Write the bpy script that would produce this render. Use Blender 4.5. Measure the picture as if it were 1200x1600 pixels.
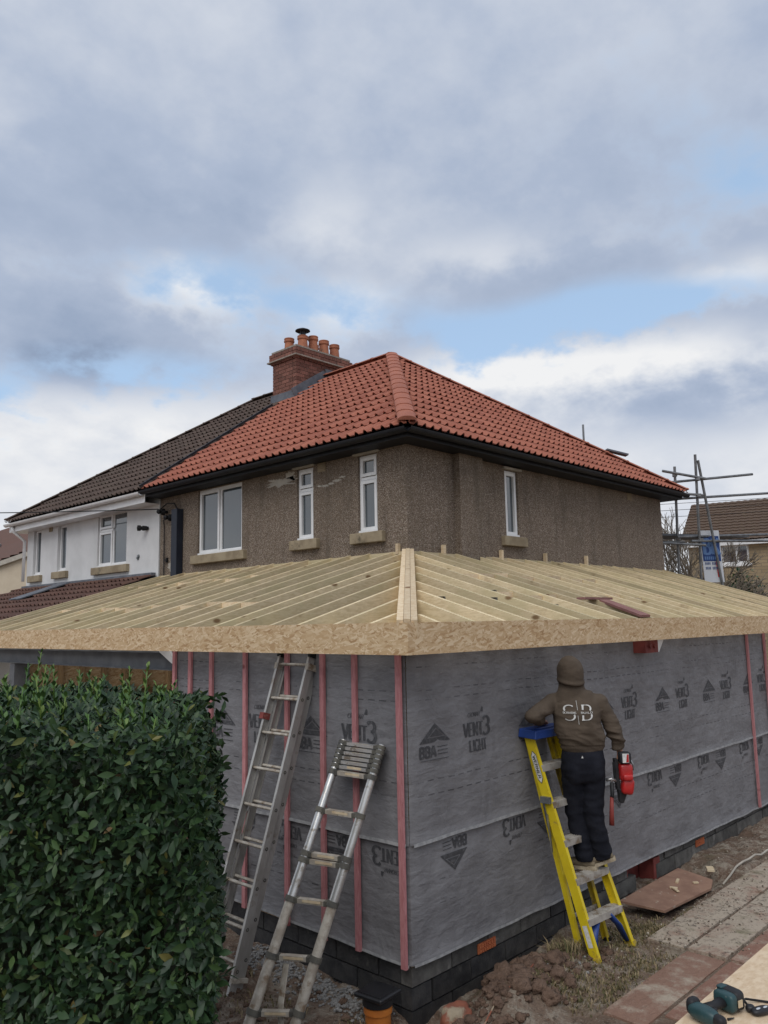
import bpy, bmesh, math, random
from mathutils import Vector, Matrix, noise as mnoise
random.seed(7)
scene = bpy.context.scene
for o in list(bpy.data.objects): bpy.data.objects.remove(o)
COL = scene.collection
R = math.radians

# ------------------------------------------------------------------ camera
cam_d = bpy.data.cameras.new('camera')
cam = bpy.data.objects.new('camera', cam_d); COL.objects.link(cam)
cam_d.sensor_fit = 'VERTICAL'; cam_d.sensor_height = 36.0; cam_d.lens = 28.125
cam_d.clip_end = 3000.0; cam_d.clip_start = 0.05
RM = Matrix(((0.6904381, -0.0868988, -0.7181530), (-0.7231421, -0.1089741, -0.6820485), (-0.0189909, 0.9902390, -0.1380800)))
cam.matrix_world = Matrix.Translation((-4.3517, -3.9486, 2.85)) @ RM.to_4x4()
scene.camera = cam

# ------------------------------------------------------------------ sun / sky / exposure
SUN_EL, SUN_AZ = R(50), R(205)          # azimuth measured from +X, counter-clockwise, direction TO the sun
sd = bpy.data.lights.new('sun', 'SUN'); sd.energy = 1.35; sd.angle = R(48); sd.color = (1.0, 0.965, 0.91)
so = bpy.data.objects.new('sun', sd); COL.objects.link(so)
tosun = Vector((math.cos(SUN_EL) * math.cos(SUN_AZ), math.cos(SUN_EL) * math.sin(SUN_AZ), math.sin(SUN_EL)))
so.rotation_euler = tosun.to_track_quat('Z', 'Y').to_euler(); so.location = tosun * 60
scene.view_settings.view_transform = 'Standard'; scene.view_settings.look = 'None'
scene.view_settings.gamma = 1.0; scene.view_settings.exposure = 0.25
try: scene.view_settings.use_curve_mapping = False
except Exception: pass

world = bpy.data.worlds.new('World'); scene.world = world; world.use_nodes = True
class NT:
    """small node-building helper"""
    def __init__(s, tree): s.t = tree; s.n = tree.nodes; s.l = tree.links
    def new(s, typ, **kw):
        n = s.n.new(typ)
        for k, v in kw.items(): setattr(n, k, v)
        return n
    def put(s, sock, v):
        if hasattr(v, 'is_output') or isinstance(v, bpy.types.NodeSocket): s.l.new(v, sock)
        elif v is not None:
            try: sock.default_value = v
            except Exception: sock.default_value = tuple(v) + (1.0,) if len(v) == 3 else v
    def m(s, op, a, b=None, c=None, clamp=False):
        n = s.new('ShaderNodeMath', operation=op); n.use_clamp = clamp
        s.put(n.inputs[0], a)
        if b is not None: s.put(n.inputs[1], b)
        if c is not None: s.put(n.inputs[2], c)
        return n.outputs[0]
    def vm(s, op, a, b=None):
        n = s.new('ShaderNodeVectorMath', operation=op); s.put(n.inputs[0], a)
        if b is not None:
            if op == 'SCALE': s.put(n.inputs['Scale'], b)
            else: s.put(n.inputs[1], b)
        return n.outputs['Value'] if op in ('DOT_PRODUCT', 'LENGTH') else n.outputs[0]
    def noise(s, vec, scale, detail=5, rough=.55, dist=0.0, color=False):
        n = s.new('ShaderNodeTexNoise'); s.put(n.inputs['Vector'], vec); n.inputs['Scale'].default_value = scale
        n.inputs['Detail'].default_value = detail; n.inputs['Roughness'].default_value = rough; n.inputs['Distortion'].default_value = dist
        return n.outputs['Color'] if color else n.outputs[0]
    def voro(s, vec, scale, feature='F1', rnd=1.0, out='Distance'):
        n = s.new('ShaderNodeTexVoronoi', feature=feature); s.put(n.inputs['Vector'], vec); n.inputs['Scale'].default_value = scale
        n.inputs['Randomness'].default_value = rnd
        return n.outputs[out]
    def ramp(s, fac, stops, interp='LINEAR'):
        n = s.new('ShaderNodeValToRGB'); n.color_ramp.interpolation = interp; s.put(n.inputs[0], fac)
        e = n.color_ramp.elements
        while len(e) < len(stops): e.new(.5)
        for el, (p, c) in zip(e, stops):
            el.position = p; el.color = tuple(c) + (1,) if not isinstance(c, (int, float)) else (c, c, c, 1)
        return n.outputs[0]
    def mix(s, fac, a, b, blend='MIX'):
        n = s.new('ShaderNodeMix', data_type='RGBA', blend_type=blend); n.clamp_factor = True
        s.put(n.inputs[0], fac); s.put(n.inputs[6], a); s.put(n.inputs[7], b)
        return n.outputs[2]
    def mapr(s, v, a, b, c=0.0, d=1.0, smooth=True):
        n = s.new('ShaderNodeMapRange'); n.interpolation_type = 'SMOOTHSTEP' if smooth else 'LINEAR'
        s.put(n.inputs[0], v)
        for i, q in enumerate((a, b, c, d)): n.inputs[i + 1].default_value = q
        return n.outputs[0]
    def scalev(s, vec, sc):
        n = s.new('ShaderNodeMapping'); s.put(n.inputs[0], vec); n.inputs['Scale'].default_value = sc
        return n.outputs[0]

def build_sky():
    world.node_tree.nodes.clear()
    t = NT(world.node_tree)
    STR = 0.12
    sky = t.new('ShaderNodeTexSky', sky_type='NISHITA'); sky.sun_disc = False
    sky.sun_elevation = SUN_EL; sky.sun_rotation = R(90) - SUN_AZ
    sky.air_density = 1.0; sky.dust_density = 1.2; sky.ozone_density = 1.3
    d = t.new('ShaderNodeTexCoord').outputs['Generated']
    sep = t.new('ShaderNodeSeparateXYZ'); t.put(sep.inputs[0], d)
    X, Y, Z = sep.outputs
    el = t.m('MULTIPLY', t.m('ARCSINE', Z), 57.29578)
    az = t.m('MULTIPLY', t.m('ARCTAN2', Y, X), 57.29578)
    # the cloud sheet, seen in perspective (flattened towards the horizon)
    zz = t.m('ADD', t.m('MAXIMUM', Z, 0.0), 0.40)
    cv = t.new('ShaderNodeCombineXYZ'); t.put(cv.inputs[0], t.m('DIVIDE', X, zz)); t.put(cv.inputs[1], t.m('DIVIDE', Y, zz)); cv.inputs[2].default_value = 3.7
    P = cv.outputs[0]
    n_big = t.noise(P, 1.3, 2, .5)
    n_mid = t.noise(P, 4.2, 5, .55)
    n_fine = t.noise(P, 13.0, 5, .6)
    wob = t.m('MULTIPLY', t.m('SUBTRACT', t.noise(P, 3.6, 4, .6), .5), 13.0)
    wob2 = t.m('ADD', t.m('MULTIPLY', t.m('SUBTRACT', n_mid, .5), 7.0), t.m('MULTIPLY', t.m('SUBTRACT', n_fine, .5), 4.0))
    az2 = t.m('ADD', az, wob); el2 = t.m('ADD', el, t.m('MULTIPLY', wob2, .55))
    cc = t.new('ShaderNodeCombineXYZ'); t.put(cc.inputs[0], az2); t.put(cc.inputs[1], el2); AE = cc.outputs[0]
    def total(lst):
        """sum of plain terms and soft blobs (azimuth, elevation, half-widths, amount), in degrees"""
        s = None
        for q in lst:
            if isinstance(q, tuple):
                a, e, sa, se, amp = q
                n = t.new('ShaderNodeVectorMath', operation='MULTIPLY_ADD'); t.put(n.inputs[0], AE)
                n.inputs[1].default_value = (1 / sa, 1 / se, 0); n.inputs[2].default_value = (-a / sa, -e / se, 0)
                w = t.m('POWER', .36788, t.vm('DOT_PRODUCT', n.outputs[0], n.outputs[0]))
                s = t.m('MULTIPLY_ADD', w, amp, s if s is not None else 0.0)
            else: s = q if s is None else t.m('ADD', s, q)
        return s
    # blue gaps between the clouds
    gaps = total([(35, 19.8, 7, 2.2, .9), (26, 21.3, 6, 1.9, .95), (58, 24.0, 11, 2.6, .6), (16, 28, 9, 4, .34),
                  (61, 17.8, 9, 1.7, .65), (44, 22, 6, 2.2, .5), (18, 20.5, 6, 1.6, .6), (28, 31, 12, 5, .25), (52, 33, 10, 4, .12), (70, 15.4, 5, 1.6, .5)])
    blue = t.m('ADD', gaps, t.m('ADD', t.m('MULTIPLY', t.m('SUBTRACT', n_mid, .52), 1.5), t.m('MULTIPLY', t.m('SUBTRACT', n_fine, .5), .9)))
    blue = t.mapr(blue, .20, .82)
    # how bright the cloud is
    lum = total([t.m('MULTIPLY_ADD', n_big, .24, .395), t.m('MULTIPLY_ADD', n_mid, .52, -.26), t.m('MULTIPLY_ADD', n_fine, .24, -.12),
                 t.mapr(el, 29, 42, 0, .08), t.mapr(el, 18.5, 11, 0, .34),
                 (58, 23.4, 4.2, 1.5, .62), (45.5, 22.2, 3.4, 1.7, .55), (46, 28, 5, 2.2, .2), (36, 25.5, 6, 1.5, .16),
                 (18, 21.5, 3.5, 1.4, .38), (25, 17.4, 9, 1.6, .45), (36, 17.3, 8, 1.7, .42), (60, 14.5, 12, 1.6, .14),
                 (66, 19.2, 9, 2.6, -.13), (64.5, 17.2, 4, 1.2, -.26), (57, 27.0, 9, 2.0, -.12), (29, 23.6, 8, 1.5, -.12), (20, 13.4, 9, 2.0, -.24)])
    c = t.ramp(lum, [(0.0, (.185, .24, .345)), (.28, (.265, .33, .45)), (.5, (.355, .415, .53)), (.74, (.55, .585, .65)), (1.0, (.74, .745, .755))])
    cs = t.vm('SCALE', c, 1.0 / STR)
    bl = t.vm('SCALE', sky.outputs[0], 1.0)
    # thin veil over the open sky
    bl = t.mix(.55, bl, t.vm('SCALE', (.46, .63, .84), 1.0 / STR))
    out = t.mix(blue, cs, bl)
    bg = t.new('ShaderNodeBackground'); t.put(bg.inputs[0], out); bg.inputs[1].default_value = STR
    wo = t.new('ShaderNodeOutputWorld'); t.l.new(bg.outputs[0], wo.inputs[0])
build_sky()
world.cycles.sampling_method = 'MANUAL'; world.cycles.sample_map_resolution = 256
scene.cycles.max_bounces = 5; scene.cycles.diffuse_bounces = 3; scene.cycles.glossy_bounces = 2; scene.cycles.transmission_bounces = 2

# ------------------------------------------------------------------ object helpers
WL = {}
def wl(o): return WL.get(o.name, Vector((0, 0, 0))) if o else Vector((0, 0, 0))
def thing(name, label, cat, loc=(0, 0, 0), group=None):
    o = bpy.data.objects.new(name, None); COL.objects.link(o); o.location = loc; o.empty_display_size = .1
    o['label'] = label; o['category'] = cat
    if group: o['group'] = group
    WL[o.name] = Vector(loc); return o
def tag(o, label=None, cat=None, group=None, kind=None):
    for k, v in (('label', label), ('category', cat), ('group', group), ('kind', kind)):
        if v: o[k] = v
    return o
def add_mesh(name, me, mat, parent=None, loc=None, rot=None):
    """link a mesh; with loc given it is an instanced piece (loc in world), else its coordinates are world ones"""
    o = bpy.data.objects.new(name, me); COL.objects.link(o)
    if mat is not None and not me.materials: me.materials.append(mat)
    if parent: o.parent = parent
    if loc is not None: o.location = Vector(loc) - wl(parent)
    if rot is not None:
        if isinstance(rot, Matrix): o.rotation_mode = 'QUATERNION'; o.rotation_quaternion = rot.to_quaternion()
        else: o.rotation_euler = rot
    WL[o.name] = Vector(loc) if loc is not None else wl(parent).copy()
    return o
def frame(p0, p1, up=(0, 0, 1)):
    z = (Vector(p1) - Vector(p0)); L = z.length; z = z / L
    u = Vector(up)
    if abs(z.dot(u)) > .999: u = Vector((0, 1, 0))
    x = z.cross(u).normalized(); y = x.cross(z).normalized()
    return x, y, z, L          # x across, y 'up', z along
class MB:
    def __init__(s): s.v = []; s.f = []; s.mi = []; s.cur = 0
    def add(s, vs, fs):
        b = len(s.v); s.v += [Vector(q) for q in vs]
        for f in fs: s.f.append([b + i for i in f]); s.mi.append(s.cur)
        return s
    def box(s, c, size, rot=None, taper=1.0):
        c = Vector(c); hx, hy, hz = [q / 2 for q in size]; vs = []
        for z in (-1, 1):
            k = taper if z > 0 else 1.0
            for x, y in ((-1, -1), (1, -1), (1, 1), (-1, 1)):
                p = Vector((x * hx * k, y * hy * k, z * hz))
                if rot is not None: p = rot @ p
                vs.append(c + p)
        return s.add(vs, [(3, 2, 1, 0), (4, 5, 6, 7), (0, 1, 5, 4), (1, 2, 6, 5), (2, 3, 7, 6), (3, 0, 4, 7)])
    def bx(s, x0, x1, y0, y1, z0, z1): return s.box(((x0 + x1) / 2, (y0 + y1) / 2, (z0 + z1) / 2), (x1 - x0, y1 - y0, z1 - z0))
    def beam(s, p0, p1, w, h, up=(0, 0, 1), w1=None, h1=None):
        x, y, z, L = frame(p0, p1, up); vs = []
        for P, ww, hh in ((Vector(p0), w, h), (Vector(p1), w1 or w, h1 or h)):
            for a, b in ((-1, -1), (1, -1), (1, 1), (-1, 1)): vs.append(P + x * a * ww / 2 + y * b * hh / 2)
        return s.add(vs, [(0, 1, 2, 3), (7, 6, 5, 4), (4, 5, 1, 0), (5, 6, 2, 1), (6, 7, 3, 2), (7, 4, 0, 3)])
    def tube(s, pts, r, n=10, cap=True, up=(0, 0, 1)):
        pts = [Vector(p) for p in pts]; rs = r if isinstance(r, list) else [r] * len(pts)
        x = None; rings = []
        for i, p in enumerate(pts):
            t = (pts[min(i + 1, len(pts) - 1)] - pts[max(i - 1, 0)]).normalized()
            if x is None:
                u = Vector(up)
                if abs(t.dot(u)) > .98: u = Vector((0, 1, 0))
                x = t.cross(u).normalized()
            else: x = (x - t * x.dot(t)).normalized()
            y = t.cross(x); q = rs[i]; a, b = q if isinstance(q, (list, tuple)) else (q, q)
            rings.append([p + x * math.cos(2 * math.pi * k / n) * a + y * math.sin(2 * math.pi * k / n) * b for k in range(n)])
        vs = [v for r_ in rings for v in r_]; fs = []
        for i in range(len(rings) - 1):
            for k in range(n):
                k2 = (k + 1) % n; fs.append((i * n + k, (i + 1) * n + k, (i + 1) * n + k2, i * n + k2))
        if cap: fs.append(tuple(range(n))); fs.append(tuple((len(rings) - 1) * n + k for k in reversed(range(n))))
        return s.add(vs, fs)
    def lathe(s, c, prof, n=24, axis=(0, 0, 1)):
        c = Vector(c); q = Vector((0, 0, 1)).rotation_difference(Vector(axis)); vs = []; fs = []
        for r, z in prof:
            for k in range(n): vs.append(c + q @ Vector((r * math.cos(2 * math.pi * k / n), r * math.sin(2 * math.pi * k / n), z)))
        for i in range(len(prof) - 1):
            for k in range(n):
                k2 = (k + 1) % n; fs.append((i * n + k, i * n + k2, (i + 1) * n + k2, (i + 1) * n + k))
        return s.add(vs, fs)
    def prism(s, poly, fn, d0, d1):
        """poly: 2-D outline (counter-clockwise); fn(u, v, d) -> point"""
        n = len(poly); vs = [fn(u, v, d0) for u, v in poly] + [fn(u, v, d1) for u, v in poly]
        fs = [tuple(reversed(range(n))), tuple(range(n, 2 * n))] + [(i, (i + 1) % n, n + (i + 1) % n, n + i) for i in range(n)]
        return s.add(vs, fs)
    def obj(s, name, mat, parent=None, smooth=False, angle=None, bevel=0, mats=None):
        L = wl(parent); me = bpy.data.meshes.new(name)
        me.from_pydata([v - L for v in s.v], [], s.f)
        for m_ in (mats or [mat]): me.materials.append(m_)
        if mats:
            for p, i in zip(me.polygons, s.mi): p.material_index = i
        bm = bmesh.new(); bm.from_mesh(me); bmesh.ops.recalc_face_normals(bm, faces=bm.faces)
        if bevel:
            bmesh.ops.bevel(bm, geom=[e for e in bm.edges if len(e.link_faces) == 2 and e.calc_face_angle(0) > .6], offset=bevel, segments=1, affect='EDGES', clamp_overlap=True)
        if smooth:
            for f in bm.faces: f.smooth = True
            if angle:
                for e in bm.edges:
                    if len(e.link_faces) == 2 and e.calc_face_angle(0) > R(angle): e.smooth = False
        bm.to_mesh(me); bm.free(); me.update()
        return add_mesh(name, me, None, parent)
    def mesh(s, name, mat, smooth=False):
        me = bpy.data.meshes.new(name); me.from_pydata([tuple(v) for v in s.v], [], s.f); me.materials.append(mat)
        bm = bmesh.new(); bm.from_mesh(me); bmesh.ops.recalc_face_normals(bm, faces=bm.faces)
        if smooth:
            for f in bm.faces: f.smooth = True
        bm.to_mesh(me); bm.free(); return me
def wob(p, s=1.0, k=1.0): return mnoise.noise(Vector(p) * s) * k

# ------------------------------------------------------------------ materials
MT = {}
def nmat(name, base, var=None, scale=6.0, detail=6, rough=.8, bump=0.0, bscale=60.0, bdetail=4, metal=0.0, spec=.3, rand=0.0, stretch=(1, 1, 1),
         lo=.35, hi=.65, spots=None, bdist=.01, coat=0.0, rvar=0.0, rot=None):
    m = bpy.data.materials.new(name); m.use_nodes = True; t = NT(m.node_tree); b = m.node_tree.nodes['Principled BSDF']
    co = t.new('ShaderNodeTexCoord').outputs['Object']
    if rand or rot is None:
        oi = t.new('ShaderNodeObjectInfo')
        co = t.vm('ADD', co, t.vm('SCALE', (13.1, 7.7, 5.3), oi.outputs['Random'])) if rand else co
    v = t.scalev(co, stretch)
    c = base
    if var: c = t.mix(t.mapr(t.noise(v, scale, detail, .6), lo, hi), base, var)
    if spots:
        col, sc, a, q = spots
        c = t.mix(t.mapr(t.noise(co, sc, 5, .65), a, a + q), c, col)
    if rand:
        h = t.new('ShaderNodeHueSaturation'); t.put(h.inputs['Color'], c)
        t.put(h.inputs['Value'], t.m('ADD', 1 - rand, t.m('MULTIPLY', oi.outputs['Random'], 2 * rand))); c = h.outputs[0]
    t.put(b.inputs['Base Color'], c); b.inputs['Metallic'].default_value = metal
    b.inputs['Specular IOR Level'].default_value = spec; b.inputs['Coat Weight'].default_value = coat
    b.inputs['Roughness'].default_value = rough
    if rvar: t.put(b.inputs['Roughness'], t.m('ADD', rough - rvar, t.m('MULTIPLY', t.noise(v, scale * 2, 5), 2 * rvar)))
    if bump:
        bn = t.new('ShaderNodeBump'); bn.inputs['Strength'].default_value = bump; bn.inputs['Distance'].default_value = bdist
        t.put(bn.inputs['Height'], t.noise(v, bscale, bdetail, .6)); t.l.new(bn.outputs[0], b.inputs['Normal'])
    MT[name] = m; return m
def custom(name, fn):
    m = bpy.data.materials.new(name); m.use_nodes = True; t = NT(m.node_tree); b = m.node_tree.nodes['Principled BSDF']
    b.inputs['Specular IOR Level'].default_value = .3
    co = t.new('ShaderNodeTexCoord').outputs['Object']; fn(t, b, co); MT[name] = m; return m
def bump_to(t, b, h, strength, dist):
    bn = t.new('ShaderNodeBump'); bn.inputs['Strength'].default_value = strength; bn.inputs['Distance'].default_value = dist
    t.put(bn.inputs['Height'], h); t.l.new(bn.outputs[0], b.inputs['Normal'])

def m_osb(dark=1.0, flat=False):
    """strands pressed at all angles: long thin cells in several rotated layers"""
    def fn(t, b, co):
        sp = t.new('ShaderNodeSeparateXYZ'); t.put(sp.inputs[0], co); cb = t.new('ShaderNodeCombineXYZ')
        if flat: t.put(cb.inputs[0], sp.outputs[0]); t.put(cb.inputs[1], sp.outputs[1])
        else: t.put(cb.inputs[0], t.m('SUBTRACT', sp.outputs[0], sp.outputs[1])); t.put(cb.inputs[1], sp.outputs[2])
        uv = t.vm('ADD', cb.outputs[0], t.vm('SCALE', t.noise(cb.outputs[0], 9, 2, .5, 0, True), .03))
        c = None; hh = None
        for k, (ang, sc) in enumerate(((95, 14), (-52, 15), (40, 14), (-22, 17), (12, 16))):
            mp = t.new('ShaderNodeMapping'); mp.vector_type = 'TEXTURE'; t.put(mp.inputs[0], uv); mp.inputs['Rotation'].default_value = (0, 0, R(ang)); mp.inputs['Location'].default_value = (k * .37, k * .91, 0)
            vv = t.scalev(mp.outputs[0], (1.0, 4.2, 1)); vn = t.new('ShaderNodeTexVoronoi'); vn.feature = 'F1'; t.put(vn.inputs['Vector'], vv); vn.inputs['Scale'].default_value = sc
            s_ = t.new('ShaderNodeSeparateColor'); t.put(s_.inputs[0], vn.outputs['Color'])
            col = t.ramp(s_.outputs[0], [(0, (.40 * dark, .245 * dark, .12 * dark)), (.2, (.52 * dark, .35 * dark, .19 * dark)), (.6, (.60 * dark, .435 * dark, .26 * dark)), (1, (.72 * dark, .56 * dark, .37 * dark))])
            if c is None: c = col; hh = s_.outputs[0]
            else:
                msk = t.m('GREATER_THAN', s_.outputs[1], .55); c = t.mix(msk, c, col); hh = t.m('ADD', t.m('MULTIPLY', hh, t.m('SUBTRACT', 1.0, msk)), t.m('MULTIPLY', s_.outputs[0], msk))
        t.put(b.inputs['Base Color'], c); b.inputs['Roughness'].default_value = .75
        bump_to(t, b, hh, .35, .004)
    return fn
custom('osb', m_osb(.98)); custom('osb_shaded', m_osb(.72))  # second is a darker copy, with interior shade put into its colour
def m_wood(c1, c2, knot, grain=(2, 2, 2), green=None):
    def fn(t, b, co):
        oi = t.new('ShaderNodeObjectInfo'); r = oi.outputs['Random']
        co2 = t.vm('ADD', co, t.vm('SCALE', (17, 11, 5), r))
        g = t.noise(t.scalev(co2, grain), 6, 6, .6, .6)
        c = t.mix(t.mapr(g, .35, .68), c1, c2)
        if green: c = t.mix(t.m('MULTIPLY', t.mapr(t.noise(co2, 1.6, 3), .42, .66), .6), c, green)
        kn = t.voro(t.scalev(co2, (2.6, 2.6, 5.0)), 1.0, 'F1', 1.0)
        c = t.mix(t.mapr(kn, .15, .06), c, knot)
        st = t.noise(co2, 3.0, 4, .6); c = t.mix(t.m('MULTIPLY', t.mapr(st, .6, .74), .45), c, knot)
        h = t.new('ShaderNodeHueSaturation'); t.put(h.inputs['Color'], c); t.put(h.inputs['Value'], t.m('ADD', .74, t.m('MULTIPLY', r, .44)))
        t.put(b.inputs['Base Color'], h.outputs[0]); b.inputs['Roughness'].default_value = .72
        bump_to(t, b, g, .12, .004)
    return fn
custom('timber', m_wood((.74, .61, .40), (.60, .475, .285), (.24, .15, .075), (2.2, 2.2, 11), (.55, .475, .275)))
custom('timber_pale', m_wood((.78, .63, .43), (.66, .49, .30), (.27, .15, .07), (3, 3, 9)))
custom('timber_pink', m_wood((.52, .235, .24), (.42, .165, .17), (.25, .08, .08), (9, 9, 2.0)))
custom('stud_shaded', m_wood((.30, .205, .11), (.23, .15, .08), (.12, .07, .04), (9, 9, 2.0)))  # stud timber painted darker: the left bay's shade is in this colour
def m_pebble(t, b, co):
    v1 = t.voro(co, 135); cc = t.voro(co, 135, 'F1', 1.0, 'Color')
    s = t.new('ShaderNodeSeparateColor'); t.put(s.inputs[0], cc)
    c = t.ramp(s.outputs[0], [(0, (.085, .061, .045)), (.3, (.175, .130, .096)), (.62, (.26, .20, .152)), (.86, (.36, .295, .235)), (1, (.52, .46, .40))])
    big = t.noise(co, 1.1, 6, .6); c = t.mix(t.m('MULTIPLY', t.mapr(big, .4, .68), .4), c, (.15, .115, .08))
    st = t.noise(t.scalev(co, (3.0, 3.0, .5)), 1.5, 5, .6); c = t.mix(t.m('MULTIPLY', t.mapr(st, .48, .72), .5), c, (.085, .068, .05))
    t.put(b.inputs['Base Color'], c); b.inputs['Roughness'].default_value = .9
    bump_to(t, b, t.m('MULTIPLY', t.m('SUBTRACT', 1.0, v1), 1.0), .8, .012)
custom('pebbledash', m_pebble)
def m_membrane(t, b, co):
    n1 = t.noise(co, 2.2, 7, .62); n2 = t.noise(co, 26, 6, .7); n3 = t.noise(t.scalev(co, (1, 1, 2.2)), 9, 6, .65)
    c = t.mix(t.mapr(n1, .3, .7), (.150, .146, .152), (.206, .202, .210))
    c = t.mix(t.m('MULTIPLY', t.mapr(n2, .54, .82), .4), c, (.29, .29, .305))
    c = t.mix(t.m('MULTIPLY', t.mapr(n3, .5, .75), .35), c, (.265, .26, .265))
    # dashed fold / lap guide lines printed along the sheet
    sp = t.new('ShaderNodeSeparateXYZ'); t.put(sp.inputs[0], co)
    zz = t.m('ADD', sp.outputs[2], t.m('MULTIPLY', t.m('SUBTRACT', t.noise(co, 1.3, 3), .5), .03))
    along = t.m('ADD', sp.outputs[0], sp.outputs[1])
    dash = t.m('GREATER_THAN', t.m('FRACT', t.m('MULTIPLY', along, 9.0)), .38)
    ln = 0.0
    for z0 in (.86, 1.02, 1.62, 1.72, 2.29, 2.36, 2.53):
        q = t.m('LESS_THAN', t.m('ABSOLUTE', t.m('SUBTRACT', zz, z0)), .0045); ln = q if ln == 0.0 else t.m('ADD', ln, q)
    brk = t.mapr(t.noise(co, 1.7, 4), .4, .6)
    c = t.mix(t.m('MULTIPLY', t.m('MULTIPLY', ln, dash), t.m('MULTIPLY', brk, .75)), c, (.035, .035, .04))
    t.put(b.inputs['Base Color'], c); t.put(b.inputs['Roughness'], t.mapr(n2, .3, .7, .5, .72)); b.inputs['Specular IOR Level'].default_value = .35
    w = t.noise(t.scalev(co, (1, 1, .8)), 3.2, 5, .5, .8); w2 = t.noise(t.scalev(co, (1, 1, 3.0)), 5, 4, .5, .4)
    bump_to(t, b, t.m('ADD', w, t.m('ADD', t.m('MULTIPLY', w2, .5), t.m('MULTIPLY', n2, .05))), .45, .06)
custom('membrane', m_membrane)
def m_tile(c1, c2, c3, lich):
    def fn(t, b, co):
        oi = t.new('ShaderNodeObjectInfo'); geo = t.new('ShaderNodeNewGeometry')
        r = geo.outputs['Random Per Island']
        wp = geo.outputs['Position']
        r2 = t.m('FRACT', t.m('ADD', t.m('MULTIPLY', r, 7.3), t.m('MULTIPLY', oi.outputs['Random'], 3.7)))
        c = t.ramp(r2, [(0, c1), (.5, c2), (1, c3)])
        n = t.noise(wp, 5, 6, .65); c = t.mix(t.m('MULTIPLY', t.mapr(n, .45, .72), .5), c, lich)
        c = t.mix(t.m('MULTIPLY', t.noise(wp, 45, 4, .6), .25), c, c1)
        t.put(b.inputs['Base Color'], c); b.inputs['Roughness'].default_value = .74
        bump_to(t, b, t.noise(wp, 60, 4), .2, .004)
    return fn
custom('tile_red', m_tile((.275, .092, .060), (.345, .118, .074), (.40, .148, .094), (.30, .125, .085)))
custom('tile_brown', m_tile((.062, .042, .033), (.088, .058, .046), (.11, .075, .06), (.12, .10, .075)))
custom('tile_mulberry', m_tile((.085, .045, .035), (.12, .062, .048), (.145, .08, .06), (.10, .075, .06)))
nmat('ridge_clay', (.37, .135, .085), (.31, .11, .07), 6, rough=.75, bump=.15, rand=.08)
nmat('render_white', (.66, .66, .655), (.58, .58, .575), 1.6, rough=.9, bump=.12, bscale=120, spots=((.5, .5, .49), 2.5, .62, .15))
nmat('render_cream', (.58, .50, .38), (.52, .44, .33), 1.6, rough=.9)
nmat('upvc', (.78, .78, .78), (.70, .70, .69), 3, rough=.35, spec=.5)
nmat('fascia_black', (.008, .009, .013), (.014, .015, .019), 4, rough=.55, spec=.3)
nmat('pipe_navy', (.010, .013, .024), (.015, .02, .032), 4, rough=.5, spec=.35)
nmat('stone_sill', (.34, .28, .19), (.24, .19, .125), 5, rough=.9, bump=.3, bscale=40, spots=((.12, .1, .07), 3.2, .58, .14))
nmat('cement', (.46, .425, .365), (.36, .33, .285), 6, rough=.95, bump=.4)
nmat('lead', (.10, .11, .13), (.15, .16, .18), 5, rough=.6, bump=.15, bscale=20)
nmat('brick', (.235, .105, .078), (.15, .07, .055), 12, rough=.9, bump=.3, rand=.28, spots=((.10, .07, .06), 4, .58, .12))
nmat('mortar', (.33, .29, .245), (.24, .21, .18), 14, rough=.95, bump=.3)
nmat('pot_clay', (.42, .17, .095), (.32, .125, .075), 6, rough=.8, bump=.1, spots=((.12, .08, .06), 4, .6, .12))
nmat('galv', (.30, .315, .32), (.22, .235, .235), 9, rough=.42, metal=.75, spots=((.2, .17, .14), 6, .62, .1))
nmat('scaffold_steel', (.23, .235, .24), (.15, .152, .155), 9, rough=.5, metal=.6, spots=((.17, .12, .08), 5, .62, .1))
nmat('aluminium', (.53, .52, .495), (.40, .385, .36), 7, rough=.45, metal=.55, rvar=.12, bump=.1, stretch=(1, 1, .4), spots=((.30, .26, .21), 8, .57, .16))
nmat('alu_bright', (.66, .66, .65), (.52, .51, .49), 9, rough=.33, metal=.7, rvar=.1, spots=((.33, .29, .24), 11, .55, .12))
nmat('alu_dirty', (.55, .51, .44), (.38, .33, .27), 14, rough=.6, metal=.3, rvar=.1, spots=((.25, .18, .12), 10, .52, .14))
nmat('ladder_plastic', (.075, .072, .066), (.13, .122, .10), 12, rough=.65)
nmat('yellow_grp', (.72, .56, .02), (.64, .48, .016), 5, rough=.42, spec=.45, spots=((.42, .31, .05), 10, .6, .1))
nmat('yellow_worn', (.62, .46, .02), (.34, .25, .06), 8, rough=.6, spots=((.2, .15, .06), 9, .55, .14))
nmat('blue_plastic', (.016, .048, .20), (.022, .06, .25), 6, rough=.45, spec=.45, spots=((.25, .28, .33), 9, .63, .08))
nmat('step_alu', (.50, .47, .42), (.33, .30, .26), 10, rough=.6, metal=.3, spots=((.25, .19, .13), 10, .52, .14))
nmat('steel_beam', (.10, .11, .125), (.14, .15, .165), 5, rough=.6, bump=.1)
nmat('red_oxide', (.23, .055, .045), (.17, .04, .035), 7, rough=.7, bump=.15, spots=((.3, .16, .13), 6, .62, .1))
nmat('red_board', (.27, .135, .12), (.21, .10, .09), 5, rough=.8)
nmat('block_black', (.030, .030, .032), (.058, .056, .055), 9, rough=.55, bump=.5, bscale=45, rand=.25, spots=((.10, .095, .085), 6, .6, .14))
nmat('block_grey', (.12, .115, .105), (.075, .07, .065), 8, rough=.9, bump=.5, bscale=45, rand=.25, spots=((.19, .18, .165), 5, .58, .14))
nmat('mortar_dark', (.15, .14, .13), (.09, .085, .078), 14, rough=.95, bump=.4)
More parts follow.
